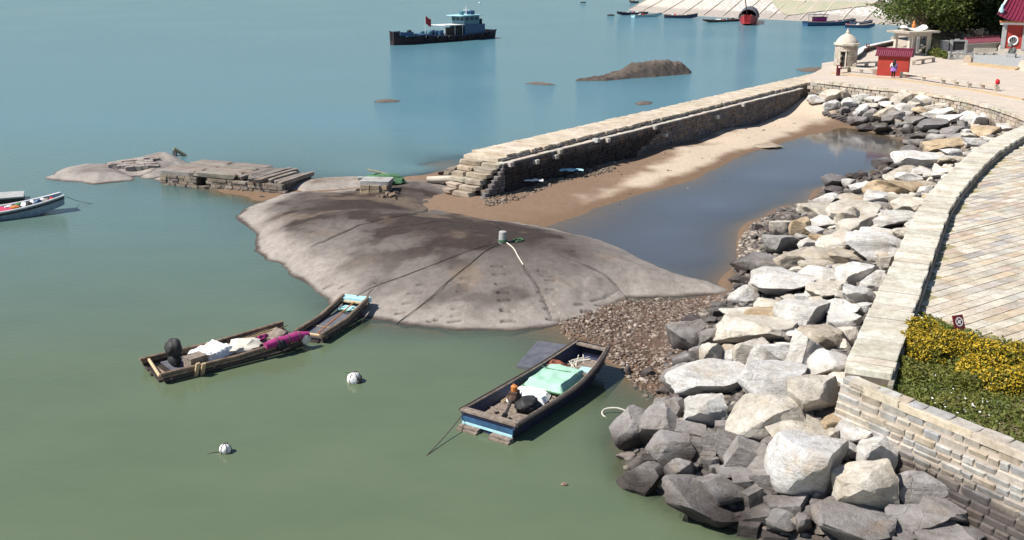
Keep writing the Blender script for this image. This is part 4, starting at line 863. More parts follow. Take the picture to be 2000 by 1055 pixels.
# small maroon sign with round emblem
p = P(1872, 632, LAND + .62); o = thing('notice_sign', 'small tilted maroon sign with white round emblem behind yellow shrubs', 'sign', (p.x, p.y, LAND), .35)
MB().box((0, .03, .30), (.06, .05, .66)).build('post', m_maroon, o)
mb = MB(); mb.box((0, 0, .66), (.36, .04, .42), rx=-.45); bd = mb.build('board', m_maroon, o)
mb = MB(); R = Matrix.Rotation(-.45, 3, 'X'); pr = [];
for rad0, rad1 in ((.135, .105), (.05, .0)):
    vs = []; n = 24
    for k in range(n):
        a = 2 * math.pi * k / n
        for rad in (rad0, rad1): vs.append(R @ Vector((rad * math.cos(a), -.026, rad * math.sin(a))) + Vector((0, 0, .67)))
    mb.add(vs, [(2 * k, 2 * k + 1, (2 * k + 3) % (2 * n), (2 * k + 2) % (2 * n)) for k in range(n)])
for a in (.5, 2.1, 3.6, 5.2): mb.add([R @ Vector((r_ * math.cos(a + d_), -.027, r_ * math.sin(a + d_))) + Vector((0, 0, .67)) for r_, d_ in ((.05, -.25), (.1, -.12), (.1, .12), (.05, .25))], [(0, 1, 2, 3)])
mb.build('emblem', m_whitepaint, o)

# ---------------------------------------------------------------- boats near the shore
def hull(L, B, H, zf=.1, bow=.55, stern=.9, shb=.35, shs=.1, th=.05, fl=.75, n=14, bowrise=.5, draft=.12):
    """open flat-bottomed hull: outer shell, gunwale rim, inner skin and floor (x forward)"""
    S = []
    for i in range(n + 1):
        s = i / n; x = (s - .5) * L
        wgt = (stern + (1 - stern) * min(1, s / .35)) if s < .35 else 1 - (1 - bow) * max(0, (s - .45) / .55) ** 1.8
        hw = B / 2 * wgt; zg = H + shb * max(0, (s - .45) / .55) ** 2 + shs * max(0, (.3 - s) / .3) ** 2; zb = -draft + bowrise * max(0, (s - .6) / .4) ** 2
        zi = min(max(zf, zb + .06), zg - .06)
        S.append([(x, -hw, zg), (x, -hw * fl, zb), (x, hw * fl, zb), (x, hw, zg), (x, hw - th, zg), (x, (hw - th) * (fl + .1), zi), (x, -(hw - th) * (fl + .1), zi), (x, -hw + th, zg)])
    mb = MB(); vs = [v for s in S for v in s]; fs = []
    for i in range(n):
        for k in range(8): k2 = (k + 1) % 8; fs.append((i * 8 + k, (i + 1) * 8 + k, (i + 1) * 8 + k2, i * 8 + k2))
    e = n * 8; fs += [(0, 1, 2, 3), (0, 3, 4, 7), (7, 4, 5, 6), (e + 3, e + 2, e + 1, e), (e + 7, e + 4, e + 3, e), (e + 6, e + 5, e + 4, e + 7)]
    mb.add(vs, fs); return mb, S
def rail(mb, S, k, r, lift=.0): mb.tube([(s[k][0], s[k][1], s[k][2] + lift) for s in S], r, 6)
# navy sampan
c0 = (P(904, 798, .5) + P(1003, 837, .5)) / 2; c1 = (P(1131, 667, .85) + P(1185, 684, .85)) / 2; ctr, hd, L = between(c0, c1)
o = thing('sampan', 'navy blue wooden sampan with a pale green tarp amidships by the gravel bar', 'boat', (ctr.x, ctr.y, 0), hd)
mb, S = hull(L, 2.08, .50, .16, .62, .98, .42, .02, .09); mb.build('hull', m_navy, o)
mb = MB(); rail(mb, S, 0, .055); rail(mb, S, 3, .055); mb.build('gunwale', m_darkwood, o)
mb = MB(); rail(mb, S, 7, .03, .02); rail(mb, S, 4, .03, .02); mb.build('inner_rail', m_wood, o)
mb = MB()
for k in range(7): pass
for k in range(16): 
    x = -L / 2 + .35 + k * .37
    MB().box((0, 0, 0), (.34, 1.45 - (.25 if k > 13 else 0), .025)).build('plank', m_wood, o, loc=(x, U(-.02, .02), .19 + (max(0, k - 10) * .035) + U(0, .012)))
MB().box((-L / 2 + .1, 0, .52), (.24, 2.0, .07)).build('transom_cap', m_wood, o)
MB().box((-L / 2 - .03, 0, .30), (.05, 1.86, .13)).build('stern_stripe', m_blue, o)
MB().box((-L / 2 - .03, 0, .17), (.05, 1.8, .08)).build('stern_trim', m_foam, o)
for s_ in (-1, 1): MB().box((-L / 2 - .16, s_ * .58, .03), (.3, .72, .05)).box((-L / 2 - .12, s_ * .58, .10), (.2, .7, .05)).build('stern_board', m_wood, o)
MB().box((L / 2 - .1, 0, .86), (.16, 1.15, .07)).build('bow_cap', m_wood, o)
MB().box((L / 2 - 1.65, 0, .52), (.14, 1.75, .06)).build('thwart', m_wood, o)
MB().box((L / 2 - .85, -.25, .45), (.9, .5, .03), ry=-.12).build('bow_board', m_wood, o)
def drape(nx, ny, sx, sy, h, seed, sag=.12):
    mb = MB(); vs = []
    for j in range(ny + 1):
        for i in range(nx + 1):
            u = i / nx - .5; v = j / ny - .5; e = max(abs(u), abs(v)) * 2
            vs.append((u * sx, v * sy, h * (1 - max(0, e - .8) / .2 * .75) + mnoise.noise(Vector((u * 4, v * 4, seed))) * sag * .5 + mnoise.noise(Vector((u * 11, v * 11, seed + 4))) * sag * .18))
    mb.add(vs, [(j * (nx + 1) + i, j * (nx + 1) + i + 1, (j + 1) * (nx + 1) + i + 1, (j + 1) * (nx + 1) + i) for j in range(ny) for i in range(nx)]); return mb
def world_of(o, v): return Matrix.Translation(o.location) @ Matrix.Rotation(o.rotation_euler.z, 4, 'Z') @ Vector(v)
def lay_on(o, nm, lab, cat, mb, mat, v, rz=0, smooth=True):
    t_ = mb.build(nm, mat, None, smooth, loc=world_of(o, v)); t_.rotation_euler = (0, 0, o.rotation_euler.z + rz); return tag(t_, lab, cat)
tp = lay_on(o, 'tarpaulin', 'pale green tarp spread across the middle of the navy sampan', 'tarp', drape(26, 20, 1.95, 1.45, .34, 3.0), m_green, (L * .12, 0, .28), .05)
mb = MB(); tp2 = [(-.97, -.72), (.97, -.72), (.97, .72), (-.97, .72), (-.97, -.72)]
mb.tube(resample([(x, y, .12 + 0 * x) for x, y in tp2], .15), .03, 5); mb.build('hem_rope', m_net, tp)
mb = MB(); mb.tube([(.25 + .05 * math.sin(k), -.7 + k * .2, .37) for k in range(8)], .012, 5); mb.build('tie_cord', m_net, tp)
lay_on(o, 'white_sheet', 'crumpled white plastic sheeting in the navy sampan aft of its green tarp', 'sheet', drape(36, 30, 1.0, 1.25, .22, 9.0, .2), m_white, (-L * .11, .12, .2), .3)
mb = MB().blob((0, 0, .26), (.42, .34, .26), 3, .3, 2.2); lay_on(o, 'black_sack', 'round black bundle in the stern half of the navy sampan', 'bundle', mb, m_black, (-L * .24, -.38, .18))
eng = thing('outboard_motor', 'rusty long-shaft motor lying in the stern of the navy sampan', 'motor', world_of(o, (-L * .27, .1, .2)), hd + .25)
MB().blob((0.2, 0, .34), (.30, .22, .2), 2, .4, 5.1).box((.2, 0, .5), (.34, .26, .12)).build('engine_block', simple('rusty_iron', (.10, .055, .035), (.05, .035, .03), 9, .8, .5), eng)
MB().tube([(.05, 0, .36), (-.9, -.1, .24)], .05, 8).build('shaft', m_darkwood, eng)
MB().tube([(-.86, -.1, .24), (-.95, -.11, .23)], .09, 8).build('propeller_hub', m_black, eng)
MB().tube([(.3, .05, .5), (.55, .2, .56), (.75, .2, .55)], .022, 6).build('tiller', m_orange, eng)
MB().lathe([(.0, 0), (.10, .0), (.11, .16), (.05, .2)], 10, (.22, 0, .55)).build('fuel_tank', m_orange, eng)
for k, (x, y, sx, sy, a) in enumerate(((-.42, .55, .5, .35, .2), (-.40, -.1, .5, .3, -.4), (-.36, -.55, .7, .45, .35), (-.33, .5, .42, .12, .9), (-.16, -.55, .5, .1, .3), (-.03, -.5, .25, .12, .5))):
    lay_on(o, 'loose_board', ['square board at the stern corner of the navy sampan', 'small board by the motor in the sampan stern', 'wide tilted board beside the black bundle in the sampan', 'narrow pale batten across the sampan stern clutter', 'grey stick lying aft of the white sheeting', 'little dark plank beside the green tarp'][k], 'board', MB().box((0, 0, 0), (sx, sy, .03), rx=U(-.15, .15), ry=U(-.1, .1)), m_wood, (x * L, y, .27), a, False)
lay_on(o, 'foam_crate', 'pale blue foam box in the bow of the navy sampan', 'box', MB().box((0, 0, .13), (.45, .38, .26)).box((0, 0, .275), (.47, .4, .03)), m_foam, (L * .28, -.5, .25), .2, False)
lay_on(o, 'rusty_tangle', 'rusty red tangle of gear ahead of the green tarp in the sampan', 'gear', MB().blob((0, 0, .15), (.28, .3, .2), 2, .8, 3.3), simple('rust', (.28, .09, .05), (.12, .05, .04), 12, .9, .8), (L * .26, .5, .25))
mb = MB()
for k in range(7): mb.tube([(U(-.5, -.3), U(-.35, .3), 0), (U(-.1, .2), U(-.3, .3), .14), (U(.3, .6), U(-.3, .3), .2)], .018, 5)
lay_on(o, 'pole_bundle', 'jumble of pale thin sticks in the sampan bow', 'sticks', mb, m_palerope, (L * .37, .1, .35))
for s_ in (0, 1): lay_on(o, 'bamboo_pole', ['long bamboo pole along the inner side of the navy sampan', 'second bamboo pole lying against the sampan side'][s_], 'pole', MB().tube([(-1.3, 0, 0), (1.2, .05, .03)], .025, 6), m_palebamboo, (-L * .02, .66 - .08 * s_, .28))
# floating board beside it
q = [P(x, y, .06) for x, y in ((1008, 716), (1050, 668), (1108, 676), (1098, 690), (1040, 722))]
cq = sum(q, Vector()) / 5; tag(MB().prism([(p.x - cq.x, p.y - cq.y) for p in q], -.04, .08).build('floating_board', m_grey, None, loc=(cq.x, cq.y, .03)), 'dark grey rectangular board floating against the navy sampan', 'board')
# bamboo raft with magenta bundle
c0 = (P(286, 699, .32) + P(311, 737, .32)) / 2; c1 = (P(561, 627, .45) + P(590, 662, .45)) / 2; ctr, hd, L = between(c0, c1); B = 1.75
def raft(name, lab, ctr, hd, L, B, rise=.15, pad=True):
    o = thing(name, lab, 'raft', (ctr.x, ctr.y, 0), hd); n = max(8, int(B / .16))
    for k in range(n):
        y = (k + .5) / n * B - B / 2
        MB().tube([(-L / 2 + U(-.08, .08), y, .03), (0, y, .02), (L * .3, y, .04), (L / 2 + U(-.05, .05), y, .05 + rise)], .075, 7).build('bamboo_pole', m_darkwood, o)
    for s_ in (-1, 1):
        for lv, zz in enumerate((.13, .25, .36)):
            MB().tube([(-L / 2 - .05 * lv, s_ * (B / 2 + .02), zz), (0, s_ * (B / 2 + .04), zz - .01), (L / 2, s_ * (B / 2 + .02), zz + rise)], .062, 7).build('side_rail', m_bamboo if lv > 0 else m_darkwood, o)
    for x in (-L / 2 + .25, -L * .17, L * .17, L / 2 - .2):
        MB().tube([(x, -B / 2 - .08, .15 + (rise if x > L * .3 else 0)), (x, B / 2 + .08, .15 + (rise if x > L * .3 else 0))], .05, 7).build('cross_beam', m_bamboo, o)
    return o
o = raft('bamboo_raft', 'long dark bamboo raft loaded with white sheets and a magenta bundle', ctr, hd, L, B)
lay_on(o, 'deck_mat', 'dark worn deck mat on the loaded bamboo raft', 'mat', MB().box((0, 0, 0), (L * .8, B * .8, .04)), m_grey, (0, 0, .15), 0, False)
lay_on(o, 'white_sheet', 'heap of white plastic sheeting amidships on the loaded raft', 'sheet', drape(40, 34, 1.35, 1.2, .34, 14.0, .22), m_white, (-L * .10, .05, .17), .4)
lay_on(o, 'net_sack', 'beige net heap between white sheets and magenta bundle', 'net', MB().blob((0, 0, .16), (.62, .5, .24), 3, .45, 8.0), m_palerope, (L * .11, -.1, .15))
mo = thing('outboard_motor', 'black upright motor cowl at the rear of the loaded bamboo raft', 'motor', world_of(o, (-L * .345, .1, .17)), hd)
MB().blob((0, 0, .62), (.27, .36, .34), 3, .25, 4.0).build('cowl', m_black, mo, True); MB().blob((-.02, -.02, .22), (.24, .30, .25), 2, .2, 6.0).build('base', m_black, mo, True)
lay_on(o, 'wooden_crate', 'open grey wooden box by the motor on the loaded raft', 'crate', MB().box((0, 0, .2), (.6, .48, .40)).box((0, 0, .41), (.64, .52, .03)), m_wood, (-L * .26, -.52, .17), .15, False)
bk = thing('bucket', 'white plastic bucket beside the wooden box on the loaded raft', 'bucket', world_of(o, (-L * .16, -.5, .17)), hd)
MB().lathe([(.13, 0), (.17, .36), (.18, .37), (.16, .37), (.12, .03), (.0, .03)], 16).build('body', m_whitepaint, bk, True); MB().tube([(.17 * math.cos(a), .17 * math.sin(a), .37 - .1 * math.sin(a * 1)) for a in np.linspace(0, math.pi, 9)], .008, 5).build('handle', m_rope, bk)
mb = MB().tube([(-.9, 0, .1), (-.45, .02, .12), (-.1, .0, .13), (.4, .03, .13), (.85, -.02, .1)], [.12, .17, .16, .18, .12], 10)
mg = lay_on(o, 'magenta_bundle', 'long magenta cloth bundle lashed to the side of the loaded raft', 'bundle', mb, m_pink, (L * .36, -B / 2 - .02, .38), .05)
for x in (-.45, 0, .42): MB().tube([(x, .17 * math.cos(a), .12 + .17 * math.sin(a)) for a in np.linspace(0, 6.28, 13)], .02, 5).build('strap', m_rope, mg)
MB().blob((-.3, -.08, .02), (.22, .15, .22), 2, .3, 2).build('dark_patch', m_black, mg)
lay_on(o, 'float_bundle', 'white and olive float bag hanging off the raft end', 'float', MB().blob((0, 0, 0), (.2, .18, .2), 2, .4, 6), m_palerope, (L * .49, -B / 2 - .05, .34))
lay_on(o, 'gear_pile', 'dark pile of nets and bottles at the raft end', 'gear', MB().blob((0, 0, .1), (.55, .45, .22), 3, .9, 12), m_wood, (L * .36, -.1, .17))
lay_on(o, 'pink_cloth', 'small pink cloth on the gear pile of the raft', 'cloth', MB().blob((0, 0, .1), (.22, .1, .12), 2, .5, 1), m_pink, (L * .27, .1, .3))
for k in range(5): lay_on(o, 'bamboo_pole', ['pale bamboo pole lying along the far side of the loaded raft', 'second pale pole on the loaded raft', 'third pole resting on the gear of the loaded raft', 'dark thin pole beside the raft rail', 'short pole across the raft gear pile'][k], 'pole', MB().tube([(-1.2, 0, 0), (1.0 + .2 * k, .1, .12)], .022, 6), m_palebamboo if k < 3 else m_bamboo, (L * .18, .35 + .08 * k - (.5 if k == 4 else 0), .24 + .02 * k), .05 * k)
for k in range(2): lay_on(o, 'paddle', ['pale wooden paddle blade hung over the raft side', 'second shorter paddle blade over the raft side'][k], 'paddle', MB().box((0, 0, -.02), (.14, .06, .62 - .15 * k), rx=.35), m_palebamboo, (-L * .29 + .22 * k, -B / 2 - .12, .25), .2, False)
MB().tube([(-L / 2 - .1, -B / 2, .3), (-L / 2 + .2, B / 2, .3)], .055, 7).build('stern_beam', m_palebamboo, o)
# empty raft with pale blue bow
c0 = (P(585, 645, .28) + P(622, 662, .28)) / 2; c1 = (P(668, 580, .55) + P(722, 586, .55)) / 2; ctr, hd, L = between(c0, c1)
o = raft('bamboo_raft', 'empty bamboo raft with pale blue foam bow drawn up against the bedrock', ctr, hd, L, 1.05, .28)
lay_on(o, 'deck_mat', 'dark plank deck of the empty raft', 'mat', MB().box((-.1, 0, 0), (L * .84, .9, .04), ry=-.03), m_grey, (0, 0, .16), 0, False)
MB().box((L / 2 + .02, 0, .50), (.42, 1.15, .20)).build('bow_float', m_foam, o); MB().box((L / 2 - .55, 0, .31), (.5, .85, .05)).build('bow_board', m_foam, o)
MB().tube([(L / 2 - .22, -.62, .46), (L / 2 - .22, .62, .46)], .05, 7).build('bow_beam', m_palebamboo, o); MB().tube([(-L / 2, -.6, .3), (-L / 2, .6, .3)], .055, 7).build('stern_beam', m_palebamboo, o)
lay_on(o, 'bamboo_pole', 'orange-brown pole lying lengthwise on the empty raft', 'pole', MB().tube([(-L * .45, -.1, 0), (L * .45, .1, .2)], .025, 6), m_orange, (0, -.15, .28))
lay_on(o, 'green_rope_coil', 'coil of green rope at the bow of the empty raft', 'rope', MB().tube([(.2 * math.cos(a) * (1 + .2 * math.sin(a * 2.3)), .3 * math.sin(a), .02 * (a % 3)) for a in np.linspace(0, 25, 90)], .014, 5), m_net, (L * .3, 0, .3))
EMPTY_BOW = world_of(o, (L / 2 + .1, 0, .62))
# red boat and grey raft at the left edge
bowp = P(122, 383, .8); dr = (P(0, 408, .5) - bowp); dr.z = 0; dr.normalize(); stn = bowp + dr * 7.2; ctr, hd, L = between(stn, bowp)
o = thing('skiff', 'pale blue skiff with red deck and cluttered bow near the rock islet', 'boat', (ctr.x, ctr.y, 0), hd)
mb, S = hull(L, 1.7, .48, .3, .5, .95, .45, .05, .07); mb.build('hull', simple('pale_blue_hull', (.28, .36, .42), (.16, .22, .28), 4, .6, .2), o)
mb = MB(); rail(mb, S, 0, .05); rail(mb, S, 3, .05); mb.build('gunwale', m_whitepaint, o); mb = MB(); rail(mb, S, 0, .05, -.16); rail(mb, S, 3, .05, -.16); mb.build('rubbing_strake', m_darkwood, o)
MB().box((-L * .14, 0, .44), (L * .66, 1.42, .04)).build('deck', simple('pink_red_deck', (.50, .05, .11), (.36, .04, .08), 3, .6, .1), o)
for k in range(10):
    cm = [m_white, m_orange, m_net, m_white, m_black, m_white, m_blue, m_white, m_wood, m_red][k]
    lay_on(o, 'gear_heap', ['white float in skiff bow clutter', 'orange float in skiff clutter', 'green net ball in the skiff', 'white plastic can nearest the skiff deck', 'black coil in the skiff', 'pale bag in skiff middle', 'blue can in the skiff bow', 'white foam block in the skiff', 'brown basket in the skiff bow', 'red can at the skiff bow tip'][k], 'gear', MB().blob((0, 0, .1), (U(.14, .26), U(.14, .24), U(.12, .22)), 2, .4, k * 1.7), cm, (L * (.12 + .033 * k), U(-.35, .35) * (1 - k * .05), .38 + .02 * k))
q = [P(x, y, .3) for x, y in ((48, 374), (46, 385), (-40, 392), (-40, 379))]; cq = sum(q, Vector()) / 4
o = thing('flat_raft', 'flat grey raft with black side lying beyond the red-decked skiff', 'raft', (cq.x, cq.y, 0))
MB().prism([(p.x - cq.x, p.y - cq.y) for p in q], .26, .34).build('deck', m_greygran, o); MB().prism([((p.x - cq.x) * .97, (p.y - cq.y) * .97) for p in q], -.1, .26).build('side', m_black, o)
# buoys
for i, (px, py, lab) in enumerate(((692, 740, 'white foam buoy wrapped in dark net, between raft and sampan'), (440, 877, 'clean round white foam buoy floating alone'))):
    p = P(px, py, .1); r = .24 if i == 0 else .17; o = thing('buoy', lab, 'buoy', (p.x, p.y, 0)); MB().blob((0, 0, .1), (r, r, r), 3, .14 if i == 0 else .04, i).build('float', m_white, o, True)
    mb = MB()
    for k in range(3): mb.tube([(1.04 * r * math.cos(a) * math.cos(k * 1.05), 1.04 * r * math.cos(a) * math.sin(k * 1.05), .1 + 1.04 * r * math.sin(a)) for a in np.linspace(0, 6.28, 17)], .012, 5)
    mb.build('lashing', m_rope, o)
    if i == 0: MB().blob((.1, -.02, .06), (.17, .2, .19), 2, .3, 9).build('net', m_rope, o); MB().tube([(-.1, 0, .3), (-.32, .05, .33)], .02, 5).build('toggle', m_net, o)
    else: MB().tube([(-.14, 0, .02), (-.35, -.05, .01), (-.62, -.18, -.02)], .012, 5).build('tail_rope', m_rope, o)
p = P(1102, 946, .02); tag(MB().blob((0, 0, 0), (.1, .06, .05), 2, .5, 3).build('driftwood', m_bamboo, None, loc=p), 'tiny brown bit of flotsam in open water below the sampan', 'flotsam')
# ropes
def rope(nm, lab, pts, r, mat): 
    pts = catmull([Vector(p) for p in pts], 6); return tag(MB().tube(pts, r, 6).build(nm, mat), lab, 'rope')
a = P(905, 808, .4); e = P(803, 922, -.12); rope('mooring_rope', 'mooring rope slanting into the water from the sampan stern', [a, a.lerp(e, .35) - Vector((0, 0, .06)), a.lerp(e, .7) - Vector((0, 0, .03)), e], .016, m_rope)
rope('bent_cane', 'pale bent cane arching out of shallow water by the boulders', [P(1186, 818, -.05), P(1176, 808, .05), P(1182, 799, .14), P(1205, 797, .18), P(1228, 805, .1), P(1243, 815, -.03)], .025, m_palerope)
rope('mooring_rope', 'thin dark line trailing from the skiff bow', [P(126, 383, .7), P(150, 392, .2), P(175, 397, .02), P(195, 398, -.03)], .014, m_rope)
pb = bedrock.hit(982, 474); po = thing('mooring_post', 'short round stone mooring post on top of the bedrock dome', 'post', pb - Vector((0, 0, .06)), .2)
MB().lathe([(.19, 0), (.185, .3), (.17, .56), (.13, .585)], 14).build('shaft', m_greygran, po, True); MB().tube([(.2 * math.cos(a), .2 * math.sin(a), .10 + .01 * a) for a in np.linspace(0, 12, 40)], .022, 5).build('rope_turns', m_net, po)
def on_rock(px): return [bedrock.hit(x, y) + Vector((0, 0, .04)) for x, y in px]
rope('mooring_rope', 'dark rope running from the mooring post to the empty raft', [EMPTY_BOW] + on_rock([(730, 562), (790, 540), (850, 517), (900, 497), (940, 483), (972, 477)]), .016, m_rope)
rope('mooring_rope', 'dark rope running straight down the bedrock dome to the water', on_rock([(975, 479), (950, 490), (920, 515), (880, 547), (830, 592), (790, 622)]) + [P(772, 634, -.03)], .018, m_rope)
rope('pale_rope', 'short white rope trailing from the mooring post', on_rock([(990, 476), (1003, 487), (1012, 503), (1022, 521)]), .028, m_palerope)
rope('green_rope', 'dark green rope heap on the rock beside the mooring post', on_rock([(1000, 472), (1010, 468), (1022, 470), (1008, 474), (1018, 466)]), .03, m_net)
# ---------------------------------------------------------------- slab causeway on the left
A0 = P(312, 352, .25); B0 = P(548, 378, .1); cu = (B0 - A0); cu.z = 0; CL = cu.length; cu.normalize(); crz = math.atan2(cu.y, cu.x)
cw = thing('slab_causeway', 'old low stone slab causeway linking the rock islet to the bedrock', 'causeway', (A0.x, A0.y, 0), crz)
DEP = 3.6
MB().box((1.45, DEP / 2 + .2, .25), (2.7, DEP - .3, .75)).box((CL * .68, DEP / 2 + .15, .25), (CL * .62, DEP - .3, .8)).build('rubble_core', m_jcore, cw)
pb_ = Pieces(cw, 'long_slab', ROUGH)
y = -.05; row = 0
while y < DEP:
    wdt = U(.45, .7); x = -.1 + U(-.15, .3) * (row > 0)
    for ln in (2.75, 2.9 + U(-.2, .1)):
        pb_.add((x + ln / 2, y + wdt / 2, .80 + U(-.03, .03) - (.0 if row == 0 else .06)), (ln - .04, wdt - .05, .30), U(-.012, .012), stone_col((.27, .235, .21), .14), ry=U(-.01, .012)); x += ln
    y += wdt; row += 1
pt_ = Pieces(cw, 'cross_slab', ROUGH); x = 5.75
while x < CL + .1:
    wdt = U(.30, .52); pt_.add((x + wdt / 2, DEP / 2 - .05 + U(-.2, .3), .80 + U(-.04, .03) - max(0, x - CL + 1.6) * .12), (wdt - .05, DEP + U(-.9, .2), .24), U(-.06, .05) - .06, stone_col((.26, .225, .20), .18), rx=U(-.01, .01)); x += wdt
pl_ = Pieces(cw, 'brick', BLK)
for k in range(4):
    x = .1
    while x < CL:
        lw = U(.3, .75)
        if not (2.75 < x + lw / 2 < 3.75 and k < 3): pl_.add((x + lw / 2, .06 + U(-.05, .05), .56 - k * .17), (lw - .03, .3, .155), U(-.03, .03), stone_col(random.choice([(.24, .20, .17), (.28, .235, .19), (.20, .17, .15)]), .15))
        x += lw
deb = [(330 + 20, 352, .5, .22), (372, 352, .6, .28), (388, 350, .45, .35), (420, 364, 1.0, .22), (432, 352, .5, .2), (455, 359, .7, .18), (475, 358, .5, .5), (478, 366, .4, .18), (498, 366, .6, .16), (525, 371, .5, .2), (515, 383, .35, .12), (535, 376, .4, .15), (575, 366, .3, .25), (545, 385, .3, .12), (410, 356, .4, .2)]
for i, (x, y, w_, h_) in enumerate(deb):
    p = P(x, y, .05); o = link('fallen_stone', random.choice(RS), None, (p.x, p.y - .35, .02 + h_ * .3), stone_col((.40, .37, .34), .1), (U(-.2, .2), U(-.25, .25), U(-.4, .4)), (w_ * .5, w_ * .3, h_ * .55))
    tag(o, '%s fallen stone on the mud in front of the slab causeway' % ['small flat', 'broad wedge-shaped', 'dark leaning', 'long bar-shaped', 'squat', 'wide thin', 'upright pointed', 'little grey', 'thin pale', 'rounded', 'tiny pale', 'low brown', 'dark stub-like', 'small outlying', 'blocky'][i], 'stone')
# fractured top stones of the islet, each a stone of its own
def onrock(R, px, py): return R.hit(px, py)
ip = 0
for r_ in range(7):
    for k in range(9):
        px = 212 + k * 10.5 + r_ * 2.0 + U(-2, 2); py = 309 + r_ * 4.2 - k * 1.3 + U(-1, 1)
        if px > 303 or (r_ > 4 and k < r_ - 3): continue
        q = islet.hit(px, py)
        if q.z < .15: continue
        link('stone', random.choice(ROUGH), islet.ob, (q.x, q.y, q.z + .03), stone_col((.34, .30, .28), .12), (U(-.08, .08), U(-.08, .08), .35 + U(-.25, .25)), (U(.5, .95), U(.35, .6), U(.2, .34)))
q = islet.hit(346, 304); o = thing('leaning_slab', 'dark leaning stone slab propped at the far tip of the rock islet', 'stone', q - Vector((0, 0, .1)), .2)
link('slab', SLAB[0], o, (.5, 0, .36), (.22, .22, .15), (0, .62, .1), (1.7, .7, .16)); link('prop', BLK[1], o, (-.15, 0, .35), (.25, .24, .24), (0, .05, 0), (.28, .55, .8))
# ---------------------------------------------------------------- stones and net on the bedrock near the jetty foot
q = bedrock.hit(704, 362); o = MB().box((0, 0, .38), (.34, .42, .82), rz=.2, tx=.95, ty=.95).build('standing_stone', m_greygran, None, loc=q - Vector((0, 0, .05))); tag(o, 'pale upright rectangular stone beside the stone table', 'stone')
q = bedrock.hit(732, 374); o = thing('stone_table', 'low stone table of a thick grey slab on coursed blocks', 'table', q - Vector((0, 0, .12)), -.12)
link('top_slab', SLAB[2], o, (.05, .35, .66), (.40, .40, .40), (0, 0, 0), (1.75, 1.35, .24))
for k, (x, y) in enumerate(((-.5, -.15), (.1, -.18), (.55, -.1), (-.55, .5), (.6, .5), (0, .7))):
    for lv in range(2): link('block', BLK[(k + lv) % 6], o, (x, y, .14 + lv * .27), stone_col((.38, .30, .22), .1), (0, 0, U(-.1, .1)), (.56, .45, .27))
q = bedrock.hit(748, 362); tag(MB().blob((0, 0, .28), (1.25, .55, .42), 4, .35, 21, rz=-.12).build('net_bundle', m_net, None, True, loc=q), 'rolled green fishing net lying behind the stone table', 'net')
tag(MB().tube([(-.9, .0, .95), (.0, .05, .72), (.95, .1, .48)], .045, 7).build('bamboo_pole', m_palebamboo, None, loc=q), 'pale bamboo pole laid across the green net', 'pole')
for i, (x, y, s) in enumerate(((748, 386, .4), (765, 384, .42), (773, 378, .35), (738, 385, .3), (757, 380, .35), (770, 389, .3), (690, 366, .55), (680, 369, .4), (700, 373, .35))):
    q = bedrock.hit(x, y); o = link('broken_stone', random.choice(RS), None, q + Vector((0, 0, s * .12)), stone_col((.42, .34, .26), .15), (U(-.4, .4), U(-.4, .4), U(0, 3)), (s * .5, s * .36, s * .3))
    tag(o, ['tan chunk at the corner of the stone table', 'square tan chunk in front of the stone table', 'outer chunk on the net side of the table rubble', 'flat chip under the stone table edge', 'leaning chip against the stone table', 'lowest chunk of the table rubble', 'dark slab beside the standing stone', 'outlying dark slab short of the standing stone', 'small dark slab between standing stone and table'][i], 'stone')
q = P(866, 352, .55); tag(MB().tube([(-1.0, .15, 0), (0, 0, .05), (.85, -.12, .08)], [.2, .22, .24], 10).build('stone_roller', m_granite, None, True, loc=q), 'pale cylindrical stone lying at the foot of the jetty steps', 'stone')
for i, (x, y, s) in enumerate(((885, 352, 1.0), (895, 362, .8), (878, 343, .8), (905, 368, .6), (862, 338, .45), (890, 335, 1.1), (912, 356, .9))):
    q = P(x, y, .5); o = link('boulder', RB[i], None, q, stone_col((.46, .39, .31), .1), (U(-.2, .2), U(-.2, .2), U(0, 3)), (s * .55, s * .5, s * .35))
    tag(o, ['rounded tan boulder below the jetty steps', 'pale broken boulder at the dark jetty corner', 'flat boulder above the stone roller', 'small pale stone at the lowest jetty corner', 'brown lump beyond the stone roller', 'broad weathered boulder at the top of the jetty foot', 'grey boulder against the jetty side'][i], 'boulder')
q = P(1040, 353, .72); tag(drape(10, 6, 1.3, .4, .06, 3, .25).build('plastic_scrap', m_white, None, True, loc=(q.x, q.y, .72)), 'white plastic scrap on shingle at the jetty foot', 'scrap')
q = P(1105, 333, .75); tag(drape(14, 6, 2.2, .45, .06, 5, .3).build('plastic_scrap', m_foam, None, True, loc=(q.x, q.y, .77)), 'bluish plastic strip in the shade of the jetty', 'scrap')
q = P(1500, 283, .15); tag(link('flat_stone', rock_mesh('flat_stone', 777, 'boulder', m_stone), None, (q.x, q.y, .06), (.40, .34, .27), (0.03, 0, .3), (1.3, .8, .14)), 'flat pale stone embedded in the sand at the pool edge', 'stone')
for i, (x, y) in enumerate(((1263, 734), (1226, 728))):
    q = P(x, y, .05); o = link('boulder', RB[8 + i], None, (q.x, q.y, .1), (.5, .48, .46), (0, 0, 0), (.24 - .1 * i, .18, .2)); tag(o, ['lone pale stone in the shallows off the gravel', 'thin pale shard in the shallows near the sampan bow'][i], 'stone')

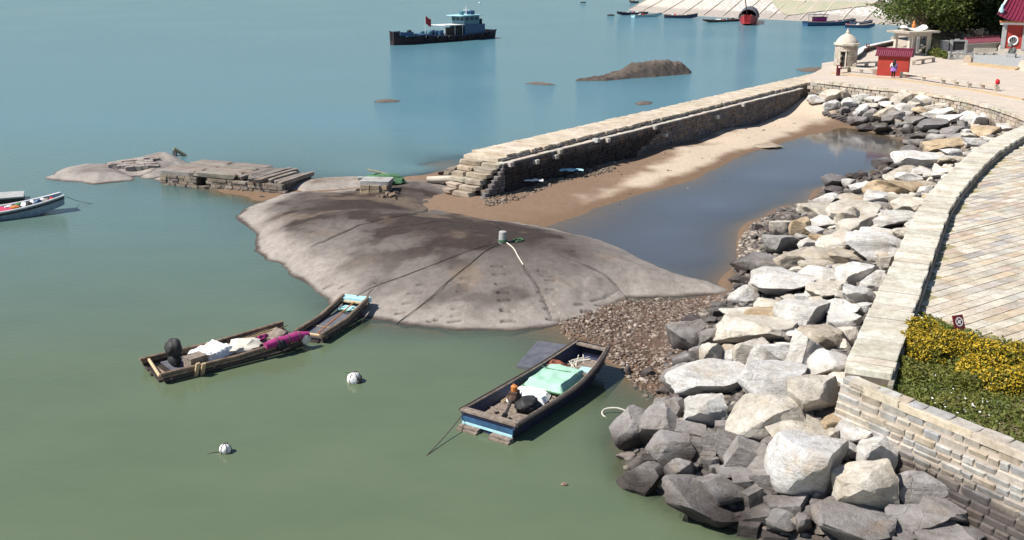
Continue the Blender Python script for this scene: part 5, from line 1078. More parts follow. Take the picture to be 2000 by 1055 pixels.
# ---------------------------------------------------------------- the ship
c0 = P(948, 73.5, 0); c1 = P(772, 88, 0); ctr, hd, L = between(c0, c1); L += 1.5
sh = thing('work_ship', 'dark blue working ship with teal wheelhouse and red flag anchored offshore', 'ship', (ctr.x, ctr.y, 0), hd)
sh.scale = (1, 1, .8); mb, S = hull(L, 4.6, 1.2, .85, .22, .85, 1.5, .6, .25, .8, 18, .0, .6); mb.build('hull', simple('ship_hull', (.018, .018, .026), (.045, .022, .02), .8, .7, .2), sh)
mb = MB(); rail(mb, S, 0, .14); rail(mb, S, 3, .14); mb.build('rubbing_rail', m_navy, sh)
MB().box((L * .30, 0, 1.75), (L * .26, 3.4, .25), tx=.9).build('foredeck', m_blue, sh)
for s_ in (-1, 1): MB().box((L * .41, s_ * 1.35, 2.2), (2.6, .12, .7), rz=-s_ * .2).build('bow_bulwark', m_blue, sh)
MB().lathe([(.3, -.5), (.4, -.4), (.4, .4), (.3, .5)], 12, (L * .33, 0, 2.3)).build('windlass', m_black, sh)
for k in range(9):
    x = L * (.44 - .105 * k); i_ = min(range(len(S)), key=lambda j: abs(S[j][0][0] - x))
    for s_ in (-1, 1):
        mb = MB(); c_ = Vector((x, s_ * (abs(S[i_][0 if s_ < 0 else 3][1]) + .12), S[i_][0][2] - .35))
        mb.tube([c_ + Vector((.42 * math.cos(a), 0, .42 * math.sin(a))) for a in np.linspace(0, 6.283, 15)], .15, 7); mb.build('tyre_fender', m_black, sh)
MB().box((-L * .27, 0, 2.1), (5.2, 3.6, 2.3)).build('deckhouse', m_blue, sh)
wh = MB().box((-L * .25, 0, 4.15), (3.9, 3.0, 1.9)).build('wheelhouse', m_teal, sh)
for s_ in (-1, 1):
    for k in range(3): MB().box((-L * .25 - 1.25 + 1.25 * k, s_ * 1.51, 4.45), (.8, .04, .7)).build('window', m_glass, wh)
for k in range(3): MB().box((-L * .25 + 1.96, -.95 + .95 * k, 4.45), (.04, .72, .7)).build('window', m_glass, wh)
MB().box((-L * .25 + .25, 0, 5.18), (5.4, 3.6, .14)).build('wheelhouse_roof', m_foam, sh)
MB().tube([(-L * .25 - .2, 0, 5.2), (-L * .25 - .2, 0, 7.0)], .09, 6).tube([(-L * .25 - .2, -.7, 6.2), (-L * .25 - .2, .7, 6.2)], .05, 6).build('mast', m_whitepaint, sh)
MB().box((-L * .25 - 1.0, .2, 5.7), (1.0, 1.2, .8)).blob((-L * .25 - .9, -.6, 5.8), (.4, .4, .5), 2, .3, 1).build('roof_gear', m_blue, sh); MB().lathe([(.4, 0), (.42, .7), (.3, .8)], 10, (-L * .25 + 1.0, 0, 5.25)).build('life_raft', m_teal, sh)
MB().tube([(-L * .37, .9, 2), (-L * .37, .9, 4.3)], .35, 10).build('funnel', m_black, sh); MB().tube([(-L * .40, -.6, 1.6), (-L * .385, -.6, 4.5)], .07, 6).build('stern_davit', m_whitepaint, sh)
cn = MB().box((-L * .055, 0, 3.35), (5.0, 3.4, .12), ry=-.02).build('canopy', m_whitepaint, sh)
for x in (-L * .055 - 2.2, -L * .055 - .3, -L * .055 + 2.2):
    for s_ in (-1, 1): MB().tube([(x, s_ * 1.5, .9), (x, s_ * 1.5, 3.32)], .05, 6).build('canopy_post', m_whitepaint, sh)
MB().box((-L * .13, 0, 1.9), (1.8, 2.6, 1.6)).build('engine_box', m_black, sh)
for k, (x, y) in enumerate(((.10, .8), (.14, -.6), (.17, .9), (.06, -.9), (.20, -.2), (.13, .2), (.04, .6))):
    dr_ = MB().lathe([(.42, 0), (.44, .3), (.42, .6), (.44, .9), (.4, .95)], 12).build('drum', m_teal if k % 3 else m_blue, None, True, loc=world_of(sh, (x * L, y, .95))); tag(dr_, 'blue-green steel drum standing on the ship deck', 'drum', 'drums on the ship deck')
fl_ = thing('flag', 'red flag on a thin pole above the ship deck', 'flag', world_of(sh, (L * .17, 0, 1.0)), hd); MB().tube([(0, 0, 0), (0, 0, 3.4)], .05, 6).build('pole', m_whitepaint, fl_)
mb = MB(); vs = [];
for i in range(7):
    for j in range(4): vs.append((-i * .22, .16 * math.sin(i * 1.1), 3.35 - j * .42 - i * .10))
mb.add(vs, [(i * 4 + j, i * 4 + j + 1, i * 4 + 5 + j, i * 4 + 4 + j) for i in range(6) for j in range(3)]); mb.build('cloth', m_red, fl_)
# ---------------------------------------------------------------- far shore
sh_px = [(1226, 20), (1292, 27), (1372, 32), (1444, 35.5), (1500, 38), (1560, 41), (1640, 44), (1724, 48), (1800, 52), (1900, 58)]
SHL = catmull([P(x, y, 0) for x, y in sh_px], 4)
m_rev, t, b = new_mat('revetment'); b.inputs['Roughness'].default_value = .9; geo = N(t, 'ShaderNodeNewGeometry'); pos = geo.outputs['Position']; sp = N(t, 'ShaderNodeSeparateXYZ'); t.links.new(pos, sp.inputs[0])
ad = N(t, 'ShaderNodeMath', operation='MULTIPLY_ADD'); t.links.new(noise(t, pos, .5, 5), ad.inputs[0]); ad.inputs[1].default_value = 1.0; t.links.new(sp.outputs[2], ad.inputs[2])
vo = N(t, 'ShaderNodeTexVoronoi'); vo.inputs['Scale'].default_value = 1.1; t.links.new(pos, vo.inputs['Vector'])
up = mixc(t, ramp(t, vo.outputs['Distance'], .1, .7), (.56, .53, .5), (.36, .33, .30)); up = mixc(t, ramp(t, sp.outputs[0], 40, 56, 1, 0), up, mixc(t, noise(t, pos, .6, 5), (.56, .49, .42), (.38, .33, .29)))
t.links.new(mixc(t, ramp(t, ad.outputs[0], 1.7, 2.3, 1, 0), up, mixc(t, noise(t, pos, 1.5, 5), (.25, .22, .195), (.34, .30, .27))), b.inputs['Base Color']); bump(t, b, vo.outputs['Distance'], .6, .25)
mb = MB(); rows = ((-.6, -.8), (0, 0), (2.6, 1.25), (5.2, 2.5), (8.0, 3.9), (9.0, 4.0), (70, 4.1)); vs = []; bk = off(SHL, 1)
nrm = [(b_ - a_).normalized() for a_, b_ in zip(SHL, bk)]
for p, n_ in zip(SHL, nrm):
    for dd, zz in rows: q = p + n_ * dd; vs.append((q.x, q.y, zz))
m_ = len(rows); mb.add(vs, [(i * m_ + k, (i + 1) * m_ + k, (i + 1) * m_ + k + 1, i * m_ + k + 1) for i in range(len(SHL) - 1) for k in range(m_ - 1)])
vs0 = [vs[k] for k in range(m_)]; mb.add(vs0 + [(vs0[-1][0], vs0[-1][1], -1)], [tuple(range(m_, -1, -1))])
rv = thing('revetment', 'sloping pale concrete and rubble revetment along the far shore', 'embankment'); mb.build('slope', m_rev, rv)
def rvp(i, d, z): q = SHL[i] + nrm[i] * d; return Vector((q.x, q.y, z))
for i in range(0, len(SHL) - 6, 2):
    a_ = rvp(i, .4, .30); b_ = rvp(i, 8.3, 4.12); mb = MB().tube([a_, b_], .16, 4); mb.build('rib', m_granite, rv)
MB().tube([rvp(i, 8.6, 4.15) for i in range(len(SHL))], .3, 4).build('crest_kerb', m_granite, rv)
mb = MB(); vs = []; ids = list(range(14, 28))
for j, i in enumerate(ids):
    lo = [7.4, 5.8, 4.0, 2.6, 1.8, 2.4, 3.2, 3.6, 4.4, 5.2, 6.0, 6.8, 7.5, 7.9][j]
    for k in range(5): d = lo + (9.5 - lo) * k / 4; vs.append(rvp(i, d, min(4.1, d * .49) + .14 + .06 * math.sin(j * 2 + k)))
mb.add(vs, [(j * 5 + k, j * 5 + 5 + k, j * 5 + 6 + k, j * 5 + 1 + k) for j in range(len(ids) - 1) for k in range(4)])
tag(mb.build('shade_net', simple('faded_net', (.27, .29, .20), (.36, .30, .24), .5, .95, .3), None, True), 'faded green netting draped over the far embankment', 'net')
def far_boat(st, bw, B, H, lab, hm, cab=None, arch=False, gear=0, deck=m_wood):
    c0 = P(*st, 0); c1 = P(*bw, 0); ctr, hd, L = between(c0, c1); o = thing('fishing_boat', lab, 'boat', (ctr.x, ctr.y, 0), hd)
    mb, S = hull(L, B, H, H * .55, .35, .85, H * .7, H * .15, .12); mb.build('hull', hm, o); mb = MB(); rail(mb, S, 0, .09); rail(mb, S, 3, .09); mb.build('gunwale', deck, o)
    if cab: MB().box((-L * .22, 0, H + .45), (L * .2, B * .6, 1.0)).build('cabin', cab, o); MB().box((-L * .22, 0, H + .99), (L * .24, B * .7, .09)).build('cabin_roof', m_grey, o)
    if arch:
        for x in (-L * .38, -L * .12): 
            for s_ in (-1, 1): MB().tube([(x, s_ * B * .35, .4), (x, s_ * B * .35, H + 1.5)], .05, 5).build('awning_post', m_darkwood, o)
        MB().box((-L * .25, 0, H + 1.55), (L * .34, B * .85, .08)).build('awning', m_grey, o)
    for k in range(gear):
        cm = [m_white, m_black, m_foam, m_red, m_wood, m_white, m_blue][k % 7]
        MB().blob((U(-.42, .35) * L, U(-.25, .25) * B, H * .9), (U(.25, .5), U(.25, .45), U(.2, .4)), 2, .5, k).build('gear', cm, o)
    return o, L
far_boat((1262, 28), (1206, 30), 1.9, .55, 'dark open boat moored closest to the outer tip of the revetment', m_navy, None, False, 6)
far_boat((1236, 34), (1292, 32), 1.8, .5, 'slim pale green-stemmed boat in front of the darkest moored one', m_foam, None, False, 4)
far_boat((1298, 35), (1362, 36), 2.2, .7, 'dark green boat with a red box below the plain concrete slope', m_navy, None, False, 7)
far_boat((1440, 41), (1374, 44), 2.2, .4, 'low raft-like boat heaped with white bags', m_darkwood, None, False, 14)
o, L = far_boat((1464, 40), (1459, 50), 4.4, 1.3, 'red-sterned trawler with dark canopy and leaning mast seen end on', m_red, None, False, 3)
c_ = P(1461, 45, 0); o2 = o; mb = MB()
for k in range(7): x = -L * .4 + k * L * .12; mb.tube([(x, 2.0 * math.cos(a), 1.3 + 1.9 * math.sin(a)) for a in np.linspace(0, math.pi, 9)], .1, 5)
vs = [];
for k in range(2):
    for a in np.linspace(.15, math.pi - .15, 9): vs.append((-L * .4 + k * L * .7, 2.0 * math.cos(a), 1.35 + 1.9 * math.sin(a)))
mb.add(vs, [(i, i + 1, i + 10, i + 9) for i in range(8)]); mb.build('canopy', m_grey, o); MB().tube([(L * .3, 0, 1), (L * .45, -.9, 6.2)], .1, 6).build('mast', m_darkwood, o); MB().box((-L * .1, 0, 1.9), (L * .3, 3.0, 1.4)).build('cabin', m_dark, o)
far_boat((1572, 51), (1668, 49), 2.8, .8, 'long blue-prowed fishing boat with awning frame', m_blue, m_pink, True, 5)
far_boat((1650, 54), (1708, 55), 1.9, .6, 'small bright blue boat in front of the awning boat', m_blue, None, False, 4)
far_boat((1664, 51), (1702, 50), 1.7, .7, 'bright blue dinghy tucked behind the small blue boat', m_blue, None, False, 2)
far_boat((1247, 6), (1229, 6), 1.7, .6, 'tiny dark boat with pink cargo off the revetment tip', m_darkwood, None, False, 3)
for x, y, lab in ((1193, 30, 'tiny dark float drifting off the moored boats'), (1139, 5, 'tiny distant skiff on the open water'), (937, 6, 'tiny white distant marker float')):
    p = P(x, y, .1); tag(MB().blob((0, 0, .05), (1.0 if x != 937 else .35, .35, .25), 2, .2, x).build('float', m_darkwood if x != 937 else m_white, None, loc=p), lab, 'float')

# ---------------------------------------------------------------- plaza structures
GZP = LAND
def gp(px, py): p = P(px, py, GZP); return Vector((p.x, p.y, GZP))
# watch tower
p = gp(1650, 131); tw = thing('watch_tower', 'small round pale stone tower with domed cap and dark doorway', 'tower', p, 0)
nb = 18; 
for k in range(8):
    for j in range(nb):
        a = 2 * math.pi * (j + .5 * (k % 2)) / nb; 
        if k < 6 and abs(((a - math.radians(238) + math.pi) % (2 * math.pi)) - math.pi) < .28: continue
        link('brick', BLK[(j + k) % 6], tw, (1.02 * math.cos(a), 1.02 * math.sin(a), .14 + k * .265), stone_col((.50, .44, .37), .09), (0, 0, a + math.pi / 2), (.37, .24, .26))
MB().lathe([(.95, 0), (.95, 2.1)], 20).build('core', m_dark, tw)
a = math.radians(238)
for s_ in (-1, 1): MB().box((1.05 * math.cos(a + s_ * .3), 1.05 * math.sin(a + s_ * .3), .85), (.3, .12, 1.7), rz=a).build('door_jamb', m_granite, tw)
MB().box((1.05 * math.cos(a), 1.05 * math.sin(a), 1.76), (.32, .78, .16), rz=a).build('lintel', m_granite, tw)
MB().lathe([(1.1, 2.1), (1.22, 2.2), (1.36, 2.28), (1.36, 2.42), (1.1, 2.5)], 8, ph=.2).build('cornice', m_granite, tw)
MB().lathe([(1.12, 2.48), (1.05, 2.68), (.9, 2.9), (.68, 3.12), (.4, 3.3), (.2, 3.4), (.16, 3.48)], 20).build('dome', m_granite, tw, True); MB().lathe([(.16, 3.42), (.22, 3.52), (.14, 3.64), (.1, 3.72), (.03, 3.95)], 10).build('finial', m_granite, tw, True)
MB().lathe([(1.35, -.02), (1.35, .08), (1.2, .08)], 20).build('plinth', m_granite, tw)
# red screen wall
p0 = gp(1712, 147.5); p1 = gp(1773, 150); d = p1 - p0; sw_ = d.length; rz = math.atan2(d.y, d.x) - .08
sc_ = thing('screen_wall', 'free-standing red screen wall with maroon tiled roof on the plaza', 'wall', p0, rz)
MB().box((sw_ / 2, .35, .95), (sw_, .7, 1.9)).build('wall', m_redwall, sc_); 
rf = MB(); rf.add([(-.3, -.22, 1.86), (sw_ + .3, -.22, 1.86), (sw_ + .3, .92, 1.86), (-.3, .92, 1.86), (-.12, .35, 2.5), (sw_ + .12, .35, 2.5)], [(0, 1, 5, 4), (2, 3, 4, 5), (1, 2, 5), (3, 0, 4), (3, 2, 1, 0)]); rf = rf.build('roof', m_tile, sc_)
k = -.2
while k < sw_ + .25:
    for s_, y0 in ((-1, -.24), (1, .94)): MB().tube([(k, y0, 1.9), (k, .35, 2.53)], .05, 6).build('tile_row', m_tile, rf)
    k += .19
MB().box((sw_ / 2, .35, 2.56), (sw_ + .3, .2, .16)).build('ridge', m_tile, rf)
for s_ in (0, 1): MB().tube([(s_ * sw_ - .05 + .1 * s_, .35, 2.55), ((-.25, sw_ + .25)[s_], .35, 2.62), ((-.42, sw_ + .42)[s_], .35, 2.8)], .07, 6, .03).build('ridge_end', m_tile, rf)
# person reading the wall
p = gp(1744, 152.5); pe = thing('person', 'person in violet top and dark leggings facing the red screen wall', 'person', p, rz)
def skin(name, V, E, R, mat, parent, sub=1):
    me = bpy.data.meshes.new(name); me.from_pydata(V, E, []); me.materials.append(mat); o = link(name, me, parent); md = o.modifiers.new('s', 'SKIN'); md.use_smooth_shade = True
    for i, r in enumerate(R): me.skin_vertices[0].data[i].radius = (r, r)
    me.skin_vertices[0].data[0].use_root = True; m2 = o.modifiers.new('u', 'SUBSURF'); m2.levels = sub; m2.render_levels = sub; return o
V = [(0, 0, .92), (0, 0, 1.1), (0, .02, 1.32), (0, .02, 1.44), (0, .05, 1.54), (0, .05, 1.64), (.17, .02, 1.36), (.26, .02, 1.12), (.24, .16, .95), (-.17, .02, 1.36), (-.29, -.02, 1.14), (-.34, .12, 1.0), (.09, 0, .86), (.09, .02, .48), (.09, 0, .08), (.09, .12, .03), (-.09, 0, .86), (-.10, .03, .48), (-.11, .0, .08), (-.11, .12, .03)]
E = [(0, 1), (1, 2), (2, 3), (3, 4), (4, 5), (2, 6), (6, 7), (7, 8), (2, 9), (9, 10), (10, 11), (0, 12), (12, 13), (13, 14), (14, 15), (0, 16), (16, 17), (17, 18), (18, 19)]
if True:
    me = bpy.data.meshes.new('body'); me.from_pydata(V, E, []); me.materials.append(m_skin); ob = link('body', me, pe); ob.modifiers.new('s', 'SKIN')
    bm = bmesh.new(); bm.from_mesh(me); lay_ = bm.verts.layers.skin.verify(); bm.verts.ensure_lookup_table()
    for v, r in zip(bm.verts, [.14, .13, .15, .055, .1, .085, .065, .05, .038, .065, .05, .038, .095, .065, .045, .04, .095, .065, .045, .04]): v[lay_].radius = (r, r)
    bm.verts[0][lay_].use_root = True; bm.to_mesh(me); bm.free(); m2 = ob.modifiers.new('u', 'SUBSURF'); m2.levels = 2; m2.render_levels = 2
MB().lathe([(.20, .98), (.18, 1.1), (.19, 1.3), (.15, 1.43), (.06, 1.47)], 14, sy=.75).build('top', m_white, pe, True); MB().lathe([(.31, .66), (.27, .8), (.2, 1.02), (.18, 1.06)], 14, sy=.8).build('skirt', m_violet, pe, True)
MB().lathe([(.215, 1.0), (.22, 1.08), (.2, 1.1)], 14, sy=.85).build('waist_bag', m_blue, pe, True)
for s_ in (-1, 1): MB().tube([(s_ * .09, 0, .8), (s_ * .095, .025, .48), (s_ * .1, .0, .1)], [.1, .075, .055], 8).build('legging', m_hair, pe); MB().blob((s_ * .1, .05, .045), (.05, .12, .05), 2, .05, 1).build('shoe', m_pink, pe)
for s_, pts_ in ((1, V[6:9]), (-1, V[9:12])): MB().tube(pts_, [.085, .068, .055], 8).build('sleeve', m_violet if s_ > 0 else m_white, pe)
MB().blob((0, .0, 1.6), (.125, .135, .14), 3, .06, 2).blob((0, -.09, 1.34), (.15, .09, .28), 3, .08, 5).build('hair', m_hair, pe, True)
# low stone rails
rail_px = [(1637, 143), (1658, 140.5), (1681, 143), (1709, 146), (1764, 152), (1803, 158), (1841, 164), (1867, 168), (1892, 171), (1918, 174), (1946, 178)]
rp = [gp(x, y) for x, y in rail_px]
def low_rail(pts, lab, hgt=.42, big=()):
    o = thing('stone_rail', lab, 'rail', pts[0]); 
    for i, q in enumerate(pts): k = 1.7 if i in big else 1; q = q - pts[0]; link('post', BLK[i % 6], o, (q.x, q.y, hgt / 2 + (.05 if i in big else 0)), stone_col((.54, .48, .41), .05), (0, 0, -.1), (.34 * k, .34, hgt + (.1 if i in big else 0)))
    for a_, b_ in zip(pts[:-1], pts[1:]):
        d_ = b_ - a_; c_ = (a_ + b_) / 2 - pts[0]; link('beam', SLAB[1], o, (c_.x, c_.y, hgt + .03), stone_col((.58, .53, .45), .04), (0, 0, math.atan2(d_.y, d_.x)), (d_.length - .05, .36, .14))
    return o
low_rail(rp[0:4], 'low stone rail between the maroon notice post and the red screen wall', big=(3,)); low_rail(rp[4:], 'long low stone rail running along the plaza from the red screen wall', big=(0,))
low_rail([gp(1668, 133), gp(1692, 131), gp(1712, 129)], 'short grey stone rail between round tower and screen wall'); low_rail([gp(1784, 127), gp(1802, 124), gp(1822, 121)], 'short stone rail behind the screen wall by the stone pavilion')
p = gp(1946, 176.5); tag(MB().blob((0, 0, .22), (.17, .15, .24), 3, .25, 3).blob((.08, 0, .12), (.16, .12, .13), 2, .2, 7).build('red_bundle', simple('bright_red', (.62, .02, .03), (.5, .02, .03), 4, .6, .1), None, True, loc=p + Vector((0, 0, .5))), 'bright red bundle sitting on the end post of the long stone rail', 'bundle')
kp = resample([gp(1624, 143.5), gp(1660, 147), gp(1700, 151), gp(1760, 157), gp(1830, 167), gp(1900, 177), gp(2000, 196)], 2); mb = MB()
for i, (a_, b_) in enumerate(zip(kp[:-1], kp[1:])): d_ = b_ - a_; c_ = (a_ + b_) / 2; mb.box((c_.x, c_.y, GZP + .04), (d_.length - .02, .3, .14), rz=math.atan2(d_.y, d_.x))
tag(mb.build('kerb', simple('ochre_stone', (.46, .34, .20), (.38, .29, .19), 2, .9, .2)), kind='structure')
# maroon notice posts
for px, py, lab, s in ((1636.5, 148, 'maroon notice pedestal where the jetty meets the plaza', 1.0), (1693, 101, 'dark maroon notice post standing on the low boundary wall', .9)):
    o = thing('notice_post', lab, 'sign', gp(px, py), .1); MB().box((0, 0, .4 * s), (.32 * s, .22 * s, .8 * s)).build('pedestal', m_maroon, o); MB().box((.03, -.05, .82 * s), (.46 * s, .08, .4 * s), rx=-.7).build('panel', m_maroon, o); MB().box((.03, -.105, .83 * s), (.2 * s, .02, .16 * s), rx=-.7).build('lettering', m_whitepaint, o)
# boundary wall
bpx = [(1667, 118), (1679, 110), (1682, 104), (1695, 98.5), (1720, 92.5), (1746, 87)]; bl = [gp(x, y) for x, y in bpx]; o = thing('boundary_wall', 'low pale wall with white coping zigzagging behind the round tower', 'wall', bl[0])
for a_, b_ in zip(bl[:-1], bl[1:]):
    d_ = b_ - a_; c_ = (a_ + b_) / 2 - bl[0]; MB().box((c_.x, c_.y, .22), (d_.length + .1, .4, .5), rz=math.atan2(d_.y, d_.x)).build('panel', m_jcore, o); MB().box((c_.x, c_.y, .52), (d_.length + .25, .6, .12), rz=math.atan2(d_.y, d_.x)).build('coping', m_whitepaint, o)
# stone pavilion gate
p = gp(1779, 107); o = thing('stone_pavilion', 'open pale stone pavilion on four posts with flat upturned roof', 'pavilion', p, .42)
for x in (-1.45, 1.45):
    for y in (-1.1, 1.1): MB().box((x, y, 1.25), (.36, .36, 2.5), tx=.9, ty=.9).build('post', m_granite, o)
for y in (-1.1, 1.1): MB().box((0, y, 2.35), (3.3, .3, .34)).build('beam', m_granite, o)
for x in (-1.45, 1.45): MB().box((x, 0, 2.35), (.3, 2.3, .34)).build('beam', m_granite, o)
MB().box((0, 0, 2.66), (4.6, 3.5, .22), tx=1.04, ty=1.04).build('roof_slab', m_granite, o)
mb = MB(); n = 12; vs = []
for i in range(n + 1):
    u = i / n * 2 - 1; e = .34 * abs(u) ** 3
    for y, z in ((-.75, 2.78 + e), (-.35, 3.05 + e), (.35, 3.05 + e), (.75, 2.78 + e)): vs.append((u * 1.55, y * (1 - .1 * abs(u)), z))
mb.add(vs, [(i * 4 + k, i * 4 + 4 + k, i * 4 + 5 + k, i * 4 + 1 + k) for i in range(n) for k in range(3)] + [(3, 2, 1, 0), (n * 4, n * 4 + 1, n * 4 + 2, n * 4 + 3)]); mb.build('upper_roof', m_whitepaint, o, True)
MB().lathe([(.25, 3.0), (.2, 3.2), (.26, 3.35), (.15, 3.55), (.17, 3.7), (.05, 3.9)], 10).build('finial', m_orange, o, True)
tag(MB().box((0, 0, .9), (.35, 1.6, 1.8)).build('inscribed_stele', m_greygran, None, loc=gp(1787, 102)), 'grey stone stele standing under the pavilion roof', 'stele')
# platform, drums, board, low tiled wall
pf_ = [gp(1898, 124), gp(2010, 136), gp(2100, 120), gp(1960, 102), gp(1885, 112)]; tag(MB().prism([(q.x, q.y) for q in pf_], GZP - .1, GZP + .22).build('temple_platform', m_greygran), kind='structure')
a_ = gp(1892, 127); b_ = gp(1986, 137); d_ = b_ - a_; c_ = (a_ + b_) / 2; o = thing('stone_steps', 'two long ochre stone steps before the temple platform', 'steps', c_, math.atan2(d_.y, d_.x))
for k in range(2): MB().box((0, .3 * k, .06 + .1 * k), (d_.length, .5, .12 + .08 * k)).build('step', MATS['ochre_stone'], o)
for px, py, lab in ((1890, 126, 'upright tan drum stone by the temple steps'), (1998, 137, 'pale drum stone at the temple side of the steps')):
    o = thing('drum_stone', lab, 'stone', gp(px, py), .5); MB().tube([(-.18, 0, .5), (.18, 0, .5)], .5, 18).build('drum', m_granite if px > 1900 else simple('tan_stone', (.42, .33, .25), (.33, .26, .2), 3, .9, .3), o, True); MB().box((0, 0, .06), (.6, .9, .14)).build('foot', m_granite, o)
tag(MB().box((0, 0, .75), (.7, .6, 1.6)).box((0, 0, 1.58), (.8, .7, .1)).build('stone_pillar', m_greygran, None, loc=gp(1843, 107)), 'plain square grey pillar left of the black notice board', 'pillar')
o = thing('notice_board', 'black panel notice board in a pale stone frame before the trees', 'board', gp(1870, 107), -.08)
MB().box((0, 0, 1.05), (1.35, .08, .95)).build('panel', m_black, o)
for s_ in (-1, 1): MB().box((s_ * .82, 0, .85), (.28, .3, 1.7)).build('post', m_greygran, o)
MB().box((0, 0, 1.62), (1.36, .24, .16)).build('top_beam', m_greygran, o); MB().box((0, 0, .42), (1.36, .24, .18)).build('sill', m_greygran, o); MB().box((-.2, 0, 1.76), (.5, .2, .12)).build('crest', m_greygran, o)
o = thing('carved_balustrade', 'low carved pale stone balustrade in front of the notice board', 'balustrade', gp(1876, 117), -.12)
for k in range(4): MB().box((-1.25 + k * .83, 0, .45), (.2, .2, .95)).build('post', m_greygran, o)
for k in range(3):
    MB().box((-.84 + k * .83, 0, .72), (.62, .12, .14)).build('top_rail', m_greygran, o); MB().box((-.84 + k * .83, 0, .18), (.62, .12, .14)).build('bottom_rail', m_greygran, o)
    for j in range(3): MB().box((-1.04 + k * .83 + j * .2, 0, .45), (.07, .08, .40)).build('baluster', m_greygran, o)
a_ = gp(1886, 105); b_ = gp(1951, 101); d_ = b_ - a_; o = thing('tiled_wall', 'low grey wall with maroon tile roof joining the temple', 'wall', a_, math.atan2(d_.y, d_.x)); wl_ = d_.length
MB().box((wl_ / 2, .25, .6), (wl_, .5, 1.2)).build('wall', m_greygran, o); r_ = MB().add([(-.3, -.3, 1.2), (wl_ + .1, -.3, 1.2), (wl_ + .1, .8, 1.2), (-.3, .8, 1.2), (0, .25, 1.75), (wl_ + .1, .25, 1.75)], [(0, 1, 5, 4), (2, 3, 4, 5), (1, 2, 5), (3, 0, 4), (3, 2, 1, 0)]).build('roof', m_tile, o)
k = -.2
while k < wl_: MB().tube([(k, -.32, 1.23), (k, .25, 1.78)], .055, 6).build('tile_row', m_tile, r_); k += .24
MB().box((wl_ / 2, .25, 1.8), (wl_, .18, .16)).build('ridge', m_tile, r_); MB().box((wl_ / 2, -.05, 1.13), (wl_ + .1, .2, .1)).build('cornice', m_whitepaint, o)
o = thing('stone_bench', 'long pale stone bench with backrest before the tiled wall', 'bench', gp(1924, 111), 0)
MB().box((0, 0, .45), (2.6, .45, .1)).build('seat', m_granite, o); MB().box((-.66, .2, .75), (1.25, .1, .45)).build('backrest', m_granite, o); MB().box((.66, .2, .75), (1.25, .1, .45)).build('backrest', m_granite, o)
for x in (-1.1, 0, 1.1): MB().box((x, 0, .2), (.28, .4, .4)).build('leg', m_granite, o)
# temple front
p = gp(1951, 109); o = thing('temple', 'red-walled temple with granite columns, round window and sweeping maroon tile roof', 'temple', p + Vector((0, 0, .1)), -.45)
MB().box((4.5, 3.2, .35), (9.4, 6.4, .75)).build('plinth', m_granite, o); MB().box((4.6, 3.5, 2.1), (8.8, 5.9, 3.5)).build('core', m_greygran, o)
MB().box((.25, .35, 2.1), (.5, .7, 2.9)).build('corner_column', m_greygran, o); pn_ = MB().box((1.3, .36, 2.1), (1.75, .5, 2.9)).build('wall_panel', m_redwall, o)
wd_ = MB().tube([(1.3 + .47 * math.cos(a), .06, 1.65 + .47 * math.sin(a)) for a in np.linspace(0, 6.283, 25)], .1, 7).build('round_window', m_whitepaint, o)
MB().tube([(1.3, .09, 1.65), (1.3, .12, 1.65)], .44, 20).build('pane', m_dark, wd_)
for k in (-.2, 0, .2): MB().tube([(1.3 + k, .07, 1.28), (1.3 + k, .07, 2.02)], .035, 6).build('bar', m_greygran, wd_)
MB().box((2.4, .2, 2.1), (.42, .5, 2.9)).build('column', m_greygran, o); MB().box((6.2, .2, 2.1), (.42, .5, 2.9)).build('column', m_greygran, o); MB().box((7.6, .36, 2.1), (2.2, .5, 2.9)).build('wall_panel', m_redwall, o)
MB().box((4.3, 1.4, 1.9), (2.0, .2, 2.5)).build('door', m_red, o)
MB().box((4.5, .1, 3.55), (9.6, .5, .24)).build('architrave', m_whitepaint, o); MB().box((4.5, -.05, 3.78), (9.8, .4, .16)).build('eave_beam', m_orange, o)
mb = MB(); vs = []; nu = 20; nv = 8
def roofz(u, v): return 3.85 + 3.2 * v ** 1.35 + .75 * abs(u * 2 - 1) ** 5 * (1 - .3 * v)
for i in range(nu + 1):
    for j in range(nv + 1):
        u = i / nu; v = j / nv; ins_ = 1.3 * v; vs.append((-.7 + ins_ + u * (10.6 - 2 * ins_), -.95 + v * 4.2, roofz(u, v)))
mb.add(vs, [(i * (nv + 1) + j, (i + 1) * (nv + 1) + j, (i + 1) * (nv + 1) + j + 1, i * (nv + 1) + j + 1) for i in range(nu) for j in range(nv)])
sd_ = [vs[j] for j in range(nv + 1)]; mb.add(sd_ + [(-.7, 7.3, 4.2), (.6, 4.0, 7.0)], [tuple([nv + 1] + list(range(0, nv + 1)) + [nv + 2])])
rf_ = mb.build('roof', m_tile, o, True)
for i in range(26):
    u = i / 25; MB().tube([(-.7 + 1.3 * v + u * (10.6 - 2.6 * v), -.97 + v * 4.2, roofz(u, v) + .03) for v in np.linspace(0, 1, 7)], .075, 6).build('tile_row', m_tile, rf_)
MB().tube([(-.75 + 1.3 * v, -1.0 + v * 4.2, roofz(0, v) + .12) for v in np.linspace(-.04, 1, 9)], .14, 7).build('hip_ridge', m_whitepaint, rf_)
MB().box((4.6, 3.3, 7.3), (8.2, .4, .6)).build('main_ridge', m_whitepaint, rf_); MB().lathe([(.2, 0), (.26, .3), (.14, .6), (.16, .8), (.03, 1.0)], 10, (-.3, -.3, 4.75)).build('roof_figure', m_foam, rf_, True)
o = thing('stone_lion', 'dark seated stone lion with a red ribbon on a block by the temple', 'statue', gp(1974, 116) + Vector((0, 0, .2)), -2.2)
MB().box((0, 0, .22), (.75, .95, .45)).build('pedestal', m_greygran, o); m_lion = simple('dark_granite', (.10, .11, .10), (.16, .16, .15), 4, .8, .4)
